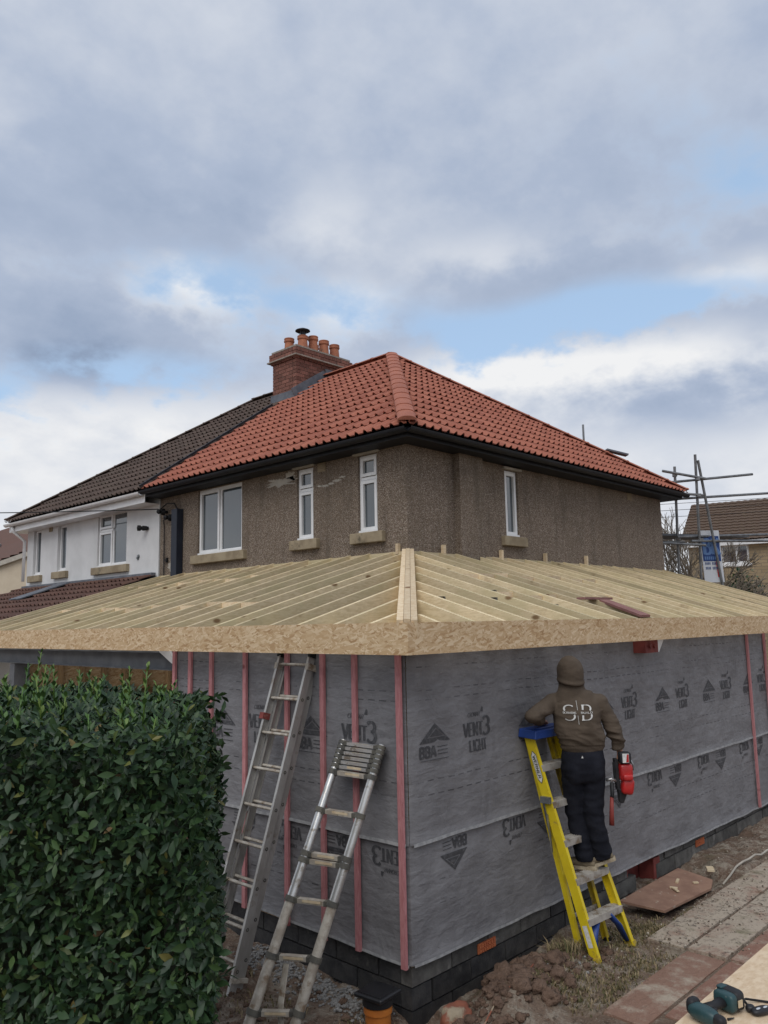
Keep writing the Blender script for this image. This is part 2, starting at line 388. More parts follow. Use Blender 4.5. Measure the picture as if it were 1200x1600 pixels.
nmat('airbrick', (.44, .135, .055), (.36, .10, .045), 10, rough=.8)
nmat('dark_void', (.012, .012, .012), rough=.9)
nmat('drain_orange', (.56, .185, .035), (.46, .14, .03), 5, rough=.45, spec=.4, spots=((.30, .2, .13), 6, .58, .12))
nmat('plastic_black', (.012, .012, .014), (.02, .02, .022), 5, rough=.45, spec=.45, spots=((.10, .09, .075), 7, .64, .1))
nmat('rubber', (.015, .015, .015), rough=.75)
nmat('wire_black', (.01, .01, .011), rough=.6)
nmat('print_black', (.055, .055, .06), (.115, .115, .12), 30, rough=.6, lo=.45, hi=.75)
nmat('print_white', (.72, .72, .70), (.55, .55, .53), 40, rough=.8)
nmat('hoodie', (.108, .084, .064), (.080, .062, .047), 5, rough=.95, bump=.35, bscale=9, bdist=.02, spec=.1, stretch=(1, 1, 1.5))
nmat('trousers', (.0105, .0115, .017), (.017, .018, .025), 6, rough=.9, bump=.4, bscale=9, bdist=.02, spec=.15)
nmat('boot', (.22, .18, .12), (.14, .11, .075), 12, rough=.85, bump=.2)
nmat('boot_sole', (.42, .36, .26), (.25, .2, .14), 14, rough=.9, bump=.3)
nmat('skin', (.46, .25, .17), (.40, .20, .13), 9, rough=.55, spec=.35)
nmat('tool_red', (.45, .018, .018), (.34, .014, .014), 8, rough=.36, spec=.5, coat=.15)
nmat('tool_black', (.016, .016, .018), (.026, .026, .028), 12, rough=.55)
nmat('tool_teal', (.028, .072, .078), (.02, .052, .058), 9, rough=.42, spec=.45, spots=((.12, .15, .15), 25, .64, .06))
nmat('hammer_red', (.27, .05, .04), (.2, .04, .035), 9, rough=.5)
nmat('steel', (.5, .5, .5), (.38, .37, .36), 9, rough=.35, metal=.85)
nmat('ply_brown', (.30, .18, .125), (.235, .135, .095), 6, rough=.75, bump=.08, stretch=(1, 1, 1), spots=((.4, .33, .26), 14, .62, .06))
nmat('offcut', (.66, .55, .38), (.55, .43, .28), 14, rough=.8)
nmat('soil_clod', (.215, .14, .10), (.15, .095, .068), 8, rough=.95, bump=1.0, bscale=38, bdetail=7, bdist=.03, rand=.2, spots=((.28, .2, .14), 7, .6, .1))
nmat('crumb', (.42, .37, .30), (.10, .075, .055), 25, rough=.95, lo=.44, hi=.56)
nmat('gravel', (.30, .29, .275), (.17, .165, .16), 60, rough=.9, bump=.3)
nmat('terracotta_old', (.28, .10, .06), (.2, .075, .05), 9, rough=.9, bump=.4, spots=((.34, .28, .2), 5, .52, .12))
nmat('twig', (.16, .13, .10), (.22, .19, .15), 9, rough=.9)
nmat('hedge_core_shade', (.02, .028, .014), (.03, .034, .018), 9, rough=.95)
nmat('board_white', (.52, .54, .57), rough=.5)
nmat('board_blue', (.02, .05, .17), rough=.5)
nmat('board_sky', (.10, .18, .36), rough=.5)
nmat('board_red', (.55, .03, .03), rough=.5)
nmat('grey_post', (.13, .135, .145), (.17, .175, .185), 4, rough=.7)
nmat('flower_pink', (.75, .55, .58), (.8, .75, .75), 30, rough=.8)
def m_leaf(t, b, co):
    geo = t.new('ShaderNodeNewGeometry'); oi = t.new('ShaderNodeObjectInfo')
    r = t.m('FRACT', t.m('ADD', geo.outputs['Random Per Island'], t.m('MULTIPLY', oi.outputs['Random'], 5.3)))
    c = t.ramp(r, [(0, (.013, .030, .014)), (.4, (.020, .045, .018)), (.75, (.030, .062, .021)), (.975, (.050, .090, .027)), (.985, (.10, .12, .03)), (.993, (.13, .14, .035)), (1, (.13, .075, .03))])
    t.put(b.inputs['Base Color'], c); b.inputs['Roughness'].default_value = .45; b.inputs['Specular IOR Level'].default_value = .3
    b.inputs['Subsurface Weight'].default_value = 0.0
custom('leaf', m_leaf)
def m_leaf_young(t, b, co):
    geo = t.new('ShaderNodeNewGeometry')
    c = t.ramp(geo.outputs['Random Per Island'], [(0, (.05, .11, .03)), (.6, (.085, .16, .04)), (1, (.15, .21, .045))])
    t.put(b.inputs['Base Color'], c); b.inputs['Roughness'].default_value = .42
custom('leaf_young', m_leaf_young)
nmat('leaf_far', (.05, .075, .03), (.08, .1, .045), 3, rough=.7)
def m_grass(t, b, co):
    geo = t.new('ShaderNodeNewGeometry')
    c = t.ramp(geo.outputs['Random Per Island'], [(0, (.07, .075, .03)), (.3, (.13, .115, .05)), (.65, (.22, .165, .09)), (1, (.34, .27, .17))])
    t.put(b.inputs['Base Color'], c); b.inputs['Roughness'].default_value = .8
custom('grass', m_grass)
def m_ground(t, b, co):
    n1 = t.noise(co, 1.3, 5, .62); n2 = t.noise(co, 5.5, 8, .72); n3 = t.noise(co, 30, 5, .7); n4 = t.noise(t.vm('ADD', co, (3, 9, 1)), 14, 6, .7)
    c = t.mix(t.mapr(n1, .35, .65), (.19, .125, .09), (.27, .20, .15))
    c = t.mix(t.m('MULTIPLY', t.mapr(n2, .46, .62), .9), c, (.42, .36, .29))
    c = t.mix(t.m('MULTIPLY', t.mapr(n4, .55, .66), .8), c, (.075, .052, .038))
    c = t.mix(t.m('MULTIPLY', t.mapr(n3, .56, .68), .7), c, (.45, .40, .33))
    g = t.noise(t.vm('ADD', co, (5, 2, 1)), 2.4, 6, .6); c = t.mix(t.m('MULTIPLY', t.mapr(g, .55, .72), .4), c, (.12, .11, .05))
    t.put(b.inputs['Base Color'], c); b.inputs['Roughness'].default_value = .95; b.inputs['Specular IOR Level'].default_value = .15
    bump_to(t, b, t.m('ADD', n2, t.m('ADD', t.m('MULTIPLY', n3, .5), n4)), 1.0, .06)
custom('ground', m_ground)
def m_slab(dusty):
    def fn(t, b, co):
        oi = t.new('ShaderNodeObjectInfo'); r = oi.outputs['Random']
        wp = t.new('ShaderNodeNewGeometry').outputs['Position']
        c = t.ramp(r, [(0, (.24, .115, .082)), (.5, (.27, .15, .11)), (1, (.25, .165, .12))])
        rip = t.noise(t.scalev(wp, (4, 6, 4)), 4, 7, .65, 1.2); c = t.mix(t.m('MULTIPLY', t.mapr(rip, .5, .72), .45), c, (.37, .25, .19))
        n2 = t.noise(wp, 3.5, 7, .7); n3 = t.noise(wp, 24, 6, .7)
        a = (.46, .66) if not dusty else (.26, .52)
        c = t.mix(t.m('MULTIPLY', t.mapr(n2, *a), .85), c, (.45, .39, .31))
        if dusty:
            c = t.mix(t.m('MULTIPLY', t.mapr(n3, .52, .66), .85), c, (.08, .066, .052))
            c = t.mix(t.m('MULTIPLY', t.mapr(t.noise(wp, 2.1, 5, .6), .56, .7), .6), c, (.10, .105, .04))
        t.put(b.inputs['Base Color'], c); b.inputs['Roughness'].default_value = .9
        bump_to(t, b, t.m('ADD', rip, t.m('MULTIPLY', n3, .6)), .7, .025)
    return fn
custom('slab', m_slab(False)); custom('slab_dusty', m_slab(True))
def m_glass(t, b, co):
    b.inputs['Base Color'].default_value = (.05, .064, .075, 1); b.inputs['Roughness'].default_value = .04
    b.inputs['Specular IOR Level'].default_value = 1.0; b.inputs['IOR'].default_value = 1.6
custom('glass', m_glass)
nmat('curtain', (.5, .5, .48), (.42, .42, .4), 6, rough=.9)
def m_stone(t, b, co):
    br = t.new('ShaderNodeTexBrick')
    sp = t.new('ShaderNodeSeparateXYZ'); t.put(sp.inputs[0], co); cb = t.new('ShaderNodeCombineXYZ')
    t.put(cb.inputs[0], t.m('ADD', sp.outputs[0], sp.outputs[1])); t.put(cb.inputs[1], sp.outputs[2]); t.put(br.inputs['Vector'], cb.outputs[0])
    br.inputs['Color1'].default_value = (.36, .27, .165, 1); br.inputs['Color2'].default_value = (.25, .185, .11, 1); br.inputs['Mortar'].default_value = (.17, .14, .10, 1)
    br.inputs['Scale'].default_value = 1.0; br.inputs['Brick Width'].default_value = .42; br.inputs['Row Height'].default_value = .15; br.inputs['Mortar Size'].default_value = .012
    c = t.mix(t.m('MULTIPLY', t.noise(co, 2.0, 5), .5), br.outputs[0], (.3, .24, .16))
    t.put(b.inputs['Base Color'], c); b.inputs['Roughness'].default_value = .9
custom('stone_far', m_stone)

# ================================================================== GROUND
def ground_z(x, y):
    z = .235 + .035 * mnoise.noise(Vector((x * .7, y * .7, 0))) + .03 * mnoise.noise(Vector((x * 2.3, y * 2.3, 4)))
    g = lambda cx, cy, sx, sy, a: a * math.exp(-((x - cx) / sx) ** 2 - ((y - cy) / sy) ** 2)
    z += g(.95, -.45, .45, .22, .10) + g(.45, -.5, .3, .18, .10) + g(.1, -.55, .5, .2, .06)
    z += g(1.0, -.02, .6, .16, -.16) + g(0.1, -.05, .35, .2, -.12)          # trench beside the plinth
    z += g(-.2, .5, .3, .8, -.04) + g(-.5, 1.4, .35, .5, .03)
    z += g(4.1, -.25, .35, .25, -.2) + g(4.45, -.35, .25, .2, .08)          # hole by the plywood
    z += g(3.1, -.2, .45, .3, -.12)
    pave = y < -1.0 or (x > 2.1 and y < -.64)
    if pave: return .247 + .004 * mnoise.noise(Vector((x * 5, y * 5, 2)))
    rough = .035
    for k, (s, a) in enumerate(((5, 1.0), (11, .6), (23, .35))):
        z += rough * a * mnoise.noise(Vector((x * s, y * s, 9.3 + k)))
    return z
def build_ground():
    far = MB(); S = 1500
    # far sheet has a hole where the detailed sheet lies
    x0, x1, y0, y1 = -6.0, 11.0, -7.0, 4.0
    def fz(x, y): return -.15
    vs = [(-S, -S, -.15), (S, -S, -.15), (S, S, -.15), (-S, S, -.15)]
    far.add(vs, [(0, 1, 2, 3)])
    o = far.obj('ground', MT['ground']); tag(o, kind='structure')
    nx, ny = 300, 200; v = []; f = []
    for j in range(ny + 1):
        for i in range(nx + 1):
            # denser where the camera looks
            u = i / nx; w = j / ny
            x = x0 + (x1 - x0) * (u + .06 * math.sin(2 * math.pi * u)) ; y = y0 + (y1 - y0) * (w - .0 * math.sin(w))
            e = min(min(u, 1 - u), min(w, 1 - w)) * 18
            z = ground_z(x, y); k = min(1, e); v.append((x, y, z * k - .19 * (1 - k)))
    for j in range(ny):
        for i in range(nx):
            a = j * (nx + 1) + i; f.append((a, a + 1, a + nx + 2, a + nx + 1))
    m = MB(); m.add(v, f); o = m.obj('soil', MT['ground'], smooth=True); tag(o, kind='structure')
build_ground()

# ================================================================== ROOF TILES
TW, TG = .30, .318
def tile_profile(h, n=5):
    pts = []
    for k in range(2):
        b = k * TW / 2
        pts += [(b, 0.0), (b + .078, 0.0)]
        for q in range(1, n): pts.append((b + .078 + .072 * q / n, h * math.sin(math.pi * q / n)))
    pts.append((TW - .001, 0.0)); return pts
def tile_mb(hn=.038, hh=.013):
    a = tile_profile(hn); b = tile_profile(hh); n = len(a); m = MB()
    vs = [(x, 0, z + .030) for x, z in a] + [(x, TG + .06, z + .008) for x, z in b] + [(x, .002, z + .016) for x, z in a]
    fs = [(i, i + 1, n + i + 1, n + i) for i in range(n - 1)] + [(2 * n + i, 2 * n + i + 1, i + 1, i) for i in range(n - 1)]
    m.add(vs, fs); return m
def tile_mesh(name, mat):
    m = tile_mb(); me = bpy.data.meshes.new(name); me.from_pydata([tuple(v) for v in m.v], [], m.f); me.materials.append(mat)
    for p in me.polygons: p.use_smooth = True
    bm = bmesh.new(); bm.from_mesh(me)
    for e in bm.edges:
        if len(e.link_faces) == 2 and e.calc_face_angle(0) > R(40): e.smooth = False
    bm.to_mesh(me); bm.free(); return me
CAM = Vector((-4.35, -3.95, 2.85))
def tiled_roof(parent, faces, mat, limit=300, deck_mat='fascia_black', name='roof'):
    """faces: (origin, u, s, polygon in (u, s)); whole tiles are objects, cut ones (and those past the limit) one joined part"""
    deck = MB()
    for O, u, s, poly in faces:
        n = u.cross(s).normalized(); deck.add([O + u * a + s * b - n * .004 for a, b in poly], [tuple(range(len(poly)))])
        k = len(poly); base = [O + u * a + s * b - n * .05 for a, b in poly]; deck.add(base, [tuple(reversed(range(k)))])
    roof = deck.obj(name, MT[deck_mat], parent)
    me = tile_mesh('tile', MT[mat]); whole = []; cut = []
    for O, u, s, poly in faces:
        n = u.cross(s).normalized(); RM3 = Matrix((u, s, n)).transposed()
        umax = max(p[0] for p in poly); smax = max(p[1] for p in poly)
        edges = [(poly[i], poly[(i + 1) % len(poly)]) for i in range(len(poly))]
        def inside(p, eps=.03): return all((b[0] - a[0]) * (p[1] - a[1]) - (b[1] - a[1]) * (p[0] - a[0]) > -eps * math.hypot(b[0] - a[0], b[1] - a[1]) for a, b in edges)
        for j in range(int(smax / TG) + 1):
            for i in range(-1, int(umax / TW) + 2):
                x = i * TW; y = j * TG - .03
                cs = [inside(c) for c in ((x, y + .03), (x + TW, y + .03), (x + TW, y + TG), (x, y + TG))]
                pos = O + u * x + s * y
                if all(cs): whole.append((pos, RM3, (pos - CAM).length))
                elif any(cs) or inside((x + TW / 2, y + TG / 2)): cut.append((x, y, O, u, s, n, edges, RM3))
    whole.sort(key=lambda q: q[2])
    for i, (pos, RM3, d) in enumerate(whole[:limit]):
        add_mesh('tile', me, None, roof, loc=pos + RM3 @ Vector((0, random.uniform(-.004, .004), random.uniform(0, .003))), rot=RM3 @ Matrix.Rotation(random.gauss(0, .004), 3, 'Z') @ Matrix.Rotation(random.gauss(0, .006), 3, 'X'))
    bm = bmesh.new(); L = wl(roof)
    for pos, RM3, d in whole[limit:]:
        b2 = bmesh.new(); b2.from_mesh(me); b2.transform(Matrix.Translation(pos - L) @ RM3.to_4x4()); tmp = bpy.data.meshes.new('t'); b2.to_mesh(tmp); bm.from_mesh(tmp); b2.free(); bpy.data.meshes.remove(tmp)
    for x, y, O, u, s, n, edges, RM3 in cut:
        b2 = bmesh.new(); b2.from_mesh(me); b2.transform(Matrix.Translation((x, y, 0)))
        for k, (a, b) in enumerate(edges):
            if k == 0: continue                                   # eave edge: tiles may overhang
            ex, ey = b[0] - a[0], b[1] - a[1]
            bmesh.ops.bisect_plane(b2, geom=b2.verts[:] + b2.edges[:] + b2.faces[:], plane_co=(a[0], a[1], 0), plane_no=(ey, -ex, 0), clear_outer=True)
        if b2.faces:
            b2.transform(Matrix.Translation(O - L) @ RM3.to_4x4()); tmp = bpy.data.meshes.new('t'); b2.to_mesh(tmp); bm.from_mesh(tmp); bpy.data.meshes.remove(tmp)
        b2.free()
    if bm.faces:
        mm = bpy.data.meshes.new('cut_tiles'); bm.to_mesh(mm); mm.materials.append(MT[mat]); o = add_mesh('cut_tiles', mm, None, roof); tag(o, kind='stuff')
    bm.free(); return roof
def ridge_run(roof, p0, p1, mat, step=.42, r=.115, name='ridge_tile'):
    p0, p1 = Vector(p0), Vector(p1); x, y, z, L = frame(p0, p1); n = max(1, round(L / step)); st = L / n
    m = MB(); prof = []
    for k in range(9):
        a = math.pi * (k / 8); prof.append((math.cos(a) * r, math.sin(a) * r * .42 - .015))
    vs = []; c = len(prof)
    for d, sc, dz in ((0, 1.02, .006), (.03, 1.02, .006), (.032, 1.0, 0), (st + .02, .99, -.003)):
        vs += [(px * sc, pz * sc + dz, d) for px, pz in prof]
    fs = [(q * c + i, q * c + i + 1, (q + 1) * c + i + 1, (q + 1) * c + i) for q in range(3) for i in range(c - 1)] + [tuple(range(c))]
    m.add(vs, fs); me = m.mesh(name, MT[mat]); 
    RM3 = Matrix((-x, y, z)).transposed()
    for i in range(n): add_mesh(name, me, None, roof, loc=p0 + z * (i * st), rot=RM3)

# ================================================================== WALLS AND WINDOWS
def facade(P, us, zs, holes, depth, name, mat, parent, inward):
    """P(u, z, d): point at distance d behind the face; holes (u0, u1, z0, z1)"""
    U = sorted(set(list(us) + [h[0] for h in holes] + [h[1] for h in holes])); Z = sorted(set(list(zs) + [h[2] for h in holes] + [h[3] for h in holes]))
    m = MB()
    for i in range(len(U) - 1):
        for j in range(len(Z) - 1):
            uc, zc = (U[i] + U[i + 1]) / 2, (Z[j] + Z[j + 1]) / 2
            if any(h[0] < uc < h[1] and h[2] < zc < h[3] for h in holes): continue
            m.add([P(U[i], Z[j], 0), P(U[i + 1], Z[j], 0), P(U[i + 1], Z[j + 1], 0), P(U[i], Z[j + 1], 0)], [(0, 1, 2, 3)])
    for u0, u1, z0, z1 in holes:
        for a, b in (((u0, z0), (u1, z0)), ((u1, z0), (u1, z1)), ((u1, z1), (u0, z1)), ((u0, z1), (u0, z0))):
            m.add([P(*a, 0), P(*b, 0), P(*b, depth), P(*a, depth)], [(0, 1, 2, 3)])
    return m.obj(name, MT[mat], parent)
def window(parent, P, u0, u1, z0, z1, panes, setback=.035, sill=True, lintel=False, frame_w=.055, sill_mat='stone_sill', back=True):
    """panes: (fu0, fu1, fz0, fz1, openable) fractions of the opening"""
    def bx(m, a0, a1, b0, b1, d0, d1):
        vs = [P(a, b, d) for d in (d0, d1) for a, b in ((a0, b0), (a1, b0), (a1, b1), (a0, b1))]
        m.add(vs, [(0, 1, 2, 3), (7, 6, 5, 4), (0, 4, 5, 1), (1, 5, 6, 2), (2, 6, 7, 3), (3, 7, 4, 0)])
    g = .004; a0, a1, b0, b1 = u0 + g, u1 - g, z0 + g, z1 - g; W = a1 - a0; H = b1 - b0; fw = frame_w
    m = MB(); d = setback
    bx(m, a0, a1, b0, b0 + fw, d, d + .06); bx(m, a0, a1, b1 - fw, b1, d, d + .06)
    bx(m, a0, a0 + fw, b0 + fw, b1 - fw, d, d + .06); bx(m, a1 - fw, a1, b0 + fw, b1 - fw, d, d + .06)
    bx(m, a0 - .0, a1 + .0, b0 - .0 + .001, b0 + .03, d - .035, d)            # projecting cill of the frame
    gl = []
    for fu0, fu1, fz0, fz1, op in panes:
        p0, p1, q0, q1 = a0 + W * fu0, a0 + W * fu1, b0 + H * fz0, b0 + H * fz1
        if fu0 > 0: bx(m, p0 - fw * .35, p0 + fw * .35, q0 + fw * .5, q1 - fw * .5, d + .002, d + .058)
        if fz0 > 0: bx(m, p0 + fw * .5, p1 - fw * .5, q0 - fw * .4, q0 + fw * .4, d + .003, d + .057)
        e = fw * .55
        if op:
            s = .042; x0, x1, y0, y1 = p0 + e, p1 - e, q0 + e, q1 - e
            bx(m, x0, x1, y0, y0 + s, d - .014, d + .045); bx(m, x0, x1, y1 - s, y1, d - .014, d + .045)
            bx(m, x0, x0 + s, y0 + s, y1 - s, d - .014, d + .045); bx(m, x1 - s, x1, y0 + s, y1 - s, d - .014, d + .045)
            gl.append((x0 + s, x1 - s, y0 + s, y1 - s))
        else: gl.append((p0 + e, p1 - e, q0 + e, q1 - e))
    w = m.obj('window', MT['upvc'], parent)
    for x0, x1, y0, y1 in gl:
        q = MB(); bx(q, x0 - .006, x1 + .006, y0 - .006, y1 + .006, d + .022, d + .034); q.obj('pane', MT['glass'], w)
    if sill:
        q = MB(); bx(q, u0 - .13, u1 + .10, z0 - .14, z0 - .002, -.075, .10); q.obj('sill', MT[sill_mat], w, bevel=.008)
    if lintel:
        q = MB(); bx(q, u0 - .06, u1 + .05, z1 + .005, z1 + .035, -.05, -.002); q.obj('lintel_drip', MT['cement'], w)
    return w
def PX(x): return lambda u, z, d: Vector((x + d, u, z))      # wall facing -X
def PY(y): return lambda u, z, d: Vector((u, y + d, z))      # wall facing -Y
def gutter(parent, pts, mat, r=.06, name='gutter'):
    m = MB()
    for p0, p1 in zip(pts[:-1], pts[1:]):
        x, y, z, L = frame(p0, p1); n = 9; vs = []
        for P in (Vector(p0), Vector(p1)):
            for k in range(n): a = math.pi + math.pi * k / (n - 1); vs.append(P + x * math.cos(a) * r + y * math.sin(a) * r)
            for k in range(n): a = 2 * math.pi - math.pi * k / (n - 1); vs.append(P + x * math.cos(a) * (r - .006) + y * math.sin(a) * (r - .006))
        c = 2 * n; m.add(vs, [(i, (i + 1) % c, c + (i + 1) % c, c + i) for i in range(c)])
    return m.obj(name, MT[mat], parent, smooth=True, angle=35)

HX, HY, HR, PARTY, NBL = 2.9, 2.55, 10.05, 8.25, 13.68
EV, WT, RZ = 5.19, 5.07, 7.9
house = thing('house', 'brown pebbledash semi-detached house with new red tiled hipped roof', 'house', (HX, HY, 0))
WA = (5.92, 7.11, 3.99, 5.05); WB = (4.28, 4.63, 4.02, 5.03); WC = (3.05, 3.40, 4.01, 5.03); WD = (5.0, 5.33, 4.04, 5.0)
facade(PX(HX), (HY, 4, 6, PARTY), (0, 2, WT + .1), [WA, WB, WC], .16, 'wall', 'pebbledash', house, 1)
facade(PY(HY), (HX, 5, 8, HR), (0, 2, WT + .1), [WD], .16, 'wall', 'pebbledash', house, 1)
m = MB(); m.add([(HR, HY, 0), (HR, PARTY, 0), (HR, PARTY, WT + .1), (HR, HY, WT + .1)], [(0, 1, 2, 3)]); m.obj('wall', MT['pebbledash'], house)
window(house, PX(HX), *WA, [(0, .5, 0, 1, False), (.5, 1.0, 0, 1, True)], lintel=True)
for w in (WB, WC): window(house, PX(HX), *w, [(0, 1, 0, .70, True), (0, 1, .70, 1, True)], lintel=True, frame_w=.05)
window(house, PY(HY), *WD, [(0, 1, 0, 1, True)], lintel=True, frame_w=.05)
for a, b in ((HX + .3, HR - .3),):    # dark rooms behind the panes are closed off by plaster
    m = MB(); m.bx(HX + .4, HX + .42, HY + .4, PARTY - .1, 3.2, 5.0); m.obj('inner_wall', MT['curtain'], house)
    m = MB(); m.bx(HX + .44, HR - .3, HY + .4, HY + .42, 3.2, 5.0); m.obj('inner_wall', MT['curtain'], house)
m = MB(); m.bx(3.83, 4.34, HY - .11, HY - .001, 0, WT + .06); m.obj('chimney_breast', MT['pebbledash'], house)
# blossom standing inside the big window
# eaves
m = MB(); m.add([(2.60, 2.25, 5.055), (2.60, PARTY, 5.055), (2.60, PARTY, 5.17), (2.60, 2.25, 5.17)], [(0, 1, 2, 3)])
m.add([(2.625, 2.275, 5.055), (2.625, PARTY, 5.055), (2.625, PARTY, 5.17), (2.625, 2.275, 5.17)], [(0, 1, 2, 3)]); m.add([(2.60, 2.25, 5.055), (2.60, PARTY, 5.055), (HX + .1, PARTY, 5.055), (HX + .1, HY + .1, 5.055)], [(0, 1, 2, 3)])
m.obj('fascia', MT['fascia_black'], house)
m = MB(); m.add([(2.60, 2.25, 5.057), (10.36, 2.25, 5.057), (10.36, 2.25, 5.17), (2.60, 2.25, 5.17)], [(0, 1, 2, 3)])
m.add([(2.60, 2.25, 5.057), (10.36, 2.25, 5.057), (HR - .1, HY + .1, 5.057), (HX + .1, HY + .1, 5.057)], [(0, 1, 2, 3)]); m.add([(10.36, 2.25, 5.057), (10.36, PARTY, 5.057), (10.36, PARTY, 5.17), (10.36, 2.25, 5.17)], [(0, 1, 2, 3)])
m.add([(10.36, 2.25, 5.057), (10.36, PARTY, 5.057), (HR - .1, PARTY, 5.057), (HR - .1, HY + .1, 5.057)], [(0, 1, 2, 3)])
m.obj('fascia', MT['fascia_black'], house)
gutter(house, [(2.53, PARTY, 5.15), (2.53, 2.18, 5.15)], 'fascia_black'); gutter(house, [(2.53, 2.18, 5.149), (10.42, 2.18, 5.149)], 'fascia_black')
ux = Vector((0, -1, 0)); sL = Vector((6.475 - 2.55, 0, RZ - EV)); lenL = sL.length; sL.normalize()
sR = Vector((0, 6.05 - 2.2, RZ - EV)); lenR = sR.length; sR.normalize()
fL = (Vector((2.55, PARTY - .02, EV)), ux, sL, [(0, 0), (6.03, 0), (2.18, lenL), (0, lenL)])
fR = (Vector((2.55, 2.2, EV)), Vector((1, 0, 0)), sR, [(0, 0), (7.85, 0), (3.925, lenR)])
roof = tiled_roof(house, [fL, fR], 'tile_red')
m = MB(); m.add([(10.4, 2.2, EV), (10.4, PARTY, EV), (6.475, PARTY, RZ), (6.475, 6.05, RZ)], [(0, 1, 2, 3)]); o = m.obj('rear_slope', MT['tile_red'], roof)
ridge_run(roof, (2.53, 2.18, EV + .05), (6.475, 6.05, RZ + .06), 'ridge_clay', .40, .115, 'hip_tile')
ridge_run(roof, (10.42, 2.18, EV + .045), (6.475, 6.05, RZ + .05), 'ridge_clay', .42, .11, 'hip_tile')
ridge_run(roof, (6.475, 6.05, RZ + .045), (6.475, PARTY, RZ + .045), 'ridge_clay', .44, .12)
# loose tiles left on the far hip
p = Vector((10.42, 2.18, EV)).lerp(Vector((6.475, 6.05, RZ)), .235) + Vector((0, 0, .15)); m = MB(); m.box(p, (.42, .16, .03), Matrix.Rotation(-.75, 3, 'Z') @ Matrix.Rotation(.25, 3, 'Y')); m.obj('loose_tile', MT['lead'], roof)
# vents, patches
for P, u, z in ((PX(HX), 4.02, 4.93), (PY(HY), 8.72, 4.93)):
    m = MB()
    def vb(a0, a1, b0, b1, d0, d1):
        vs = [P(a, b, d) for d in (d0, d1) for a, b in ((a0, b0), (a1, b0), (a1, b1), (a0, b1))]
        m.add(vs, [(0, 1, 2, 3), (7, 6, 5, 4), (0, 4, 5, 1), (1, 5, 6, 2), (2, 6, 7, 3), (3, 7, 4, 0)])
    vb(u, u + .16, z, z + .16, -.008, .01)
    for k in range(5): vb(u + .015, u + .145, z + .015 + k * .029, z + .03 + k * .029, -.02, -.009)
    m.obj('vent', MT['stone_sill'], house)
def patch(parent, P, pts, mat, name='cement_patch', d=-.004):
    m = MB(); vs = [P(u, z, d) for u, z in pts] + [P(u, z, .002) for u, z in pts]; n = len(pts)
    m.add(vs, [tuple(range(n))] + [(i, (i + 1) % n, n + (i + 1) % n, n + i) for i in range(n)]); return m.obj(name, MT[mat], parent)
def blotch(cu, cz, ru, rz, seed, n=64, shear=0.0):
    out = []
    for k in range(n):
        a = 2 * math.pi * k / n; q = 1 + .75 * mnoise.noise(Vector((math.cos(a) * 2.2, math.sin(a) * 2.2, seed))) + .5 * mnoise.noise(Vector((math.cos(a) * 7, math.sin(a) * 7, seed + 3)))
        out.append((cu + math.cos(a) * ru * q + shear * math.sin(a) * rz, cz + math.sin(a) * rz * q + .25 * math.cos(a) * rz))
    return out
patch(house, PX(HX), blotch(5.02, 4.90, .30, .055, 1.3), 'cement'); patch(house, PX(HX), blotch(4.78, 4.97, .10, .06, 5.1), 'cement'); 
for cu, cz, ru, rz, sd in ((4.14, 4.735, .05, .012, 2.2), (4.04, 4.725, .07, .016, 7.7), (3.92, 4.74, .06, .014, 4.1), (3.80, 4.765, .07, .018, 6.4), (3.69, 4.80, .06, .012, 9.9)): patch(house, PX(HX), blotch(cu, cz, ru, rz, sd), 'cement')
patch(house, PX(HX), blotch(7.85, 3.86, .12, .10, 3.1), 'cement')
# chimney on the party line
CX0, CX1, CY0, CY1 = 5.66, 7.12, 7.9, 8.64
stack = MB(); stack.bx(CX0 + .012, CX1 - .012, CY0 + .012, CY1 - .012, 6.7, 8.40); ch = stack.obj('chimney', MT['mortar'], house)
bm_ = MB(); bm_.box((0, 0, 0), (1.0, .1025, .065)); bs = bm_.mesh('brick', MT['brick'])
def lay(a, b, fn, rot):
    if b - a > .04: o = add_mesh('brick', bs, None, ch, loc=fn((a + b) / 2), rot=rot); o.scale = (b - a, 1, 1)
def course(z, x0, x1, y0, off):
    x = x0 - (off and .1125 or 0)
    while x < x1 - .02: lay(max(x, x0), min(x + .213, x1), lambda c: (c, y0 + .051, z), None); x += .225
def course_y(z, y0, y1, x0, off):
    y = y0 - (off and .1125 or 0) + .115
    while y < y1 - .02: lay(max(y, y0 + .115), min(y + .213, y1), lambda c: (x0 + .051, c, z), (0, 0, R(90))); y += .225
z = 7.06; k = 0
while z < 8.37:
    e = .0
    if z > 8.12: e = .03
    if z > 8.2: e = .055
    course(z, CX0 - e, CX1 + e, CY0 - e, k % 2); course_y(z, CY0 - e, CY1 + e, CX0 - e, k % 2)
    z += .075; k += 1
m = MB(); m.bx(CX0 - .09, CX1 + .09, CY0 - .09, CY1 + .09, 8.19, 8.215); m.bx(CX0 - .02, CX1 + .02, CY0 - .02, CY1 + .02, 8.395, 8.43); m.obj('capping', MT['mortar'], ch)
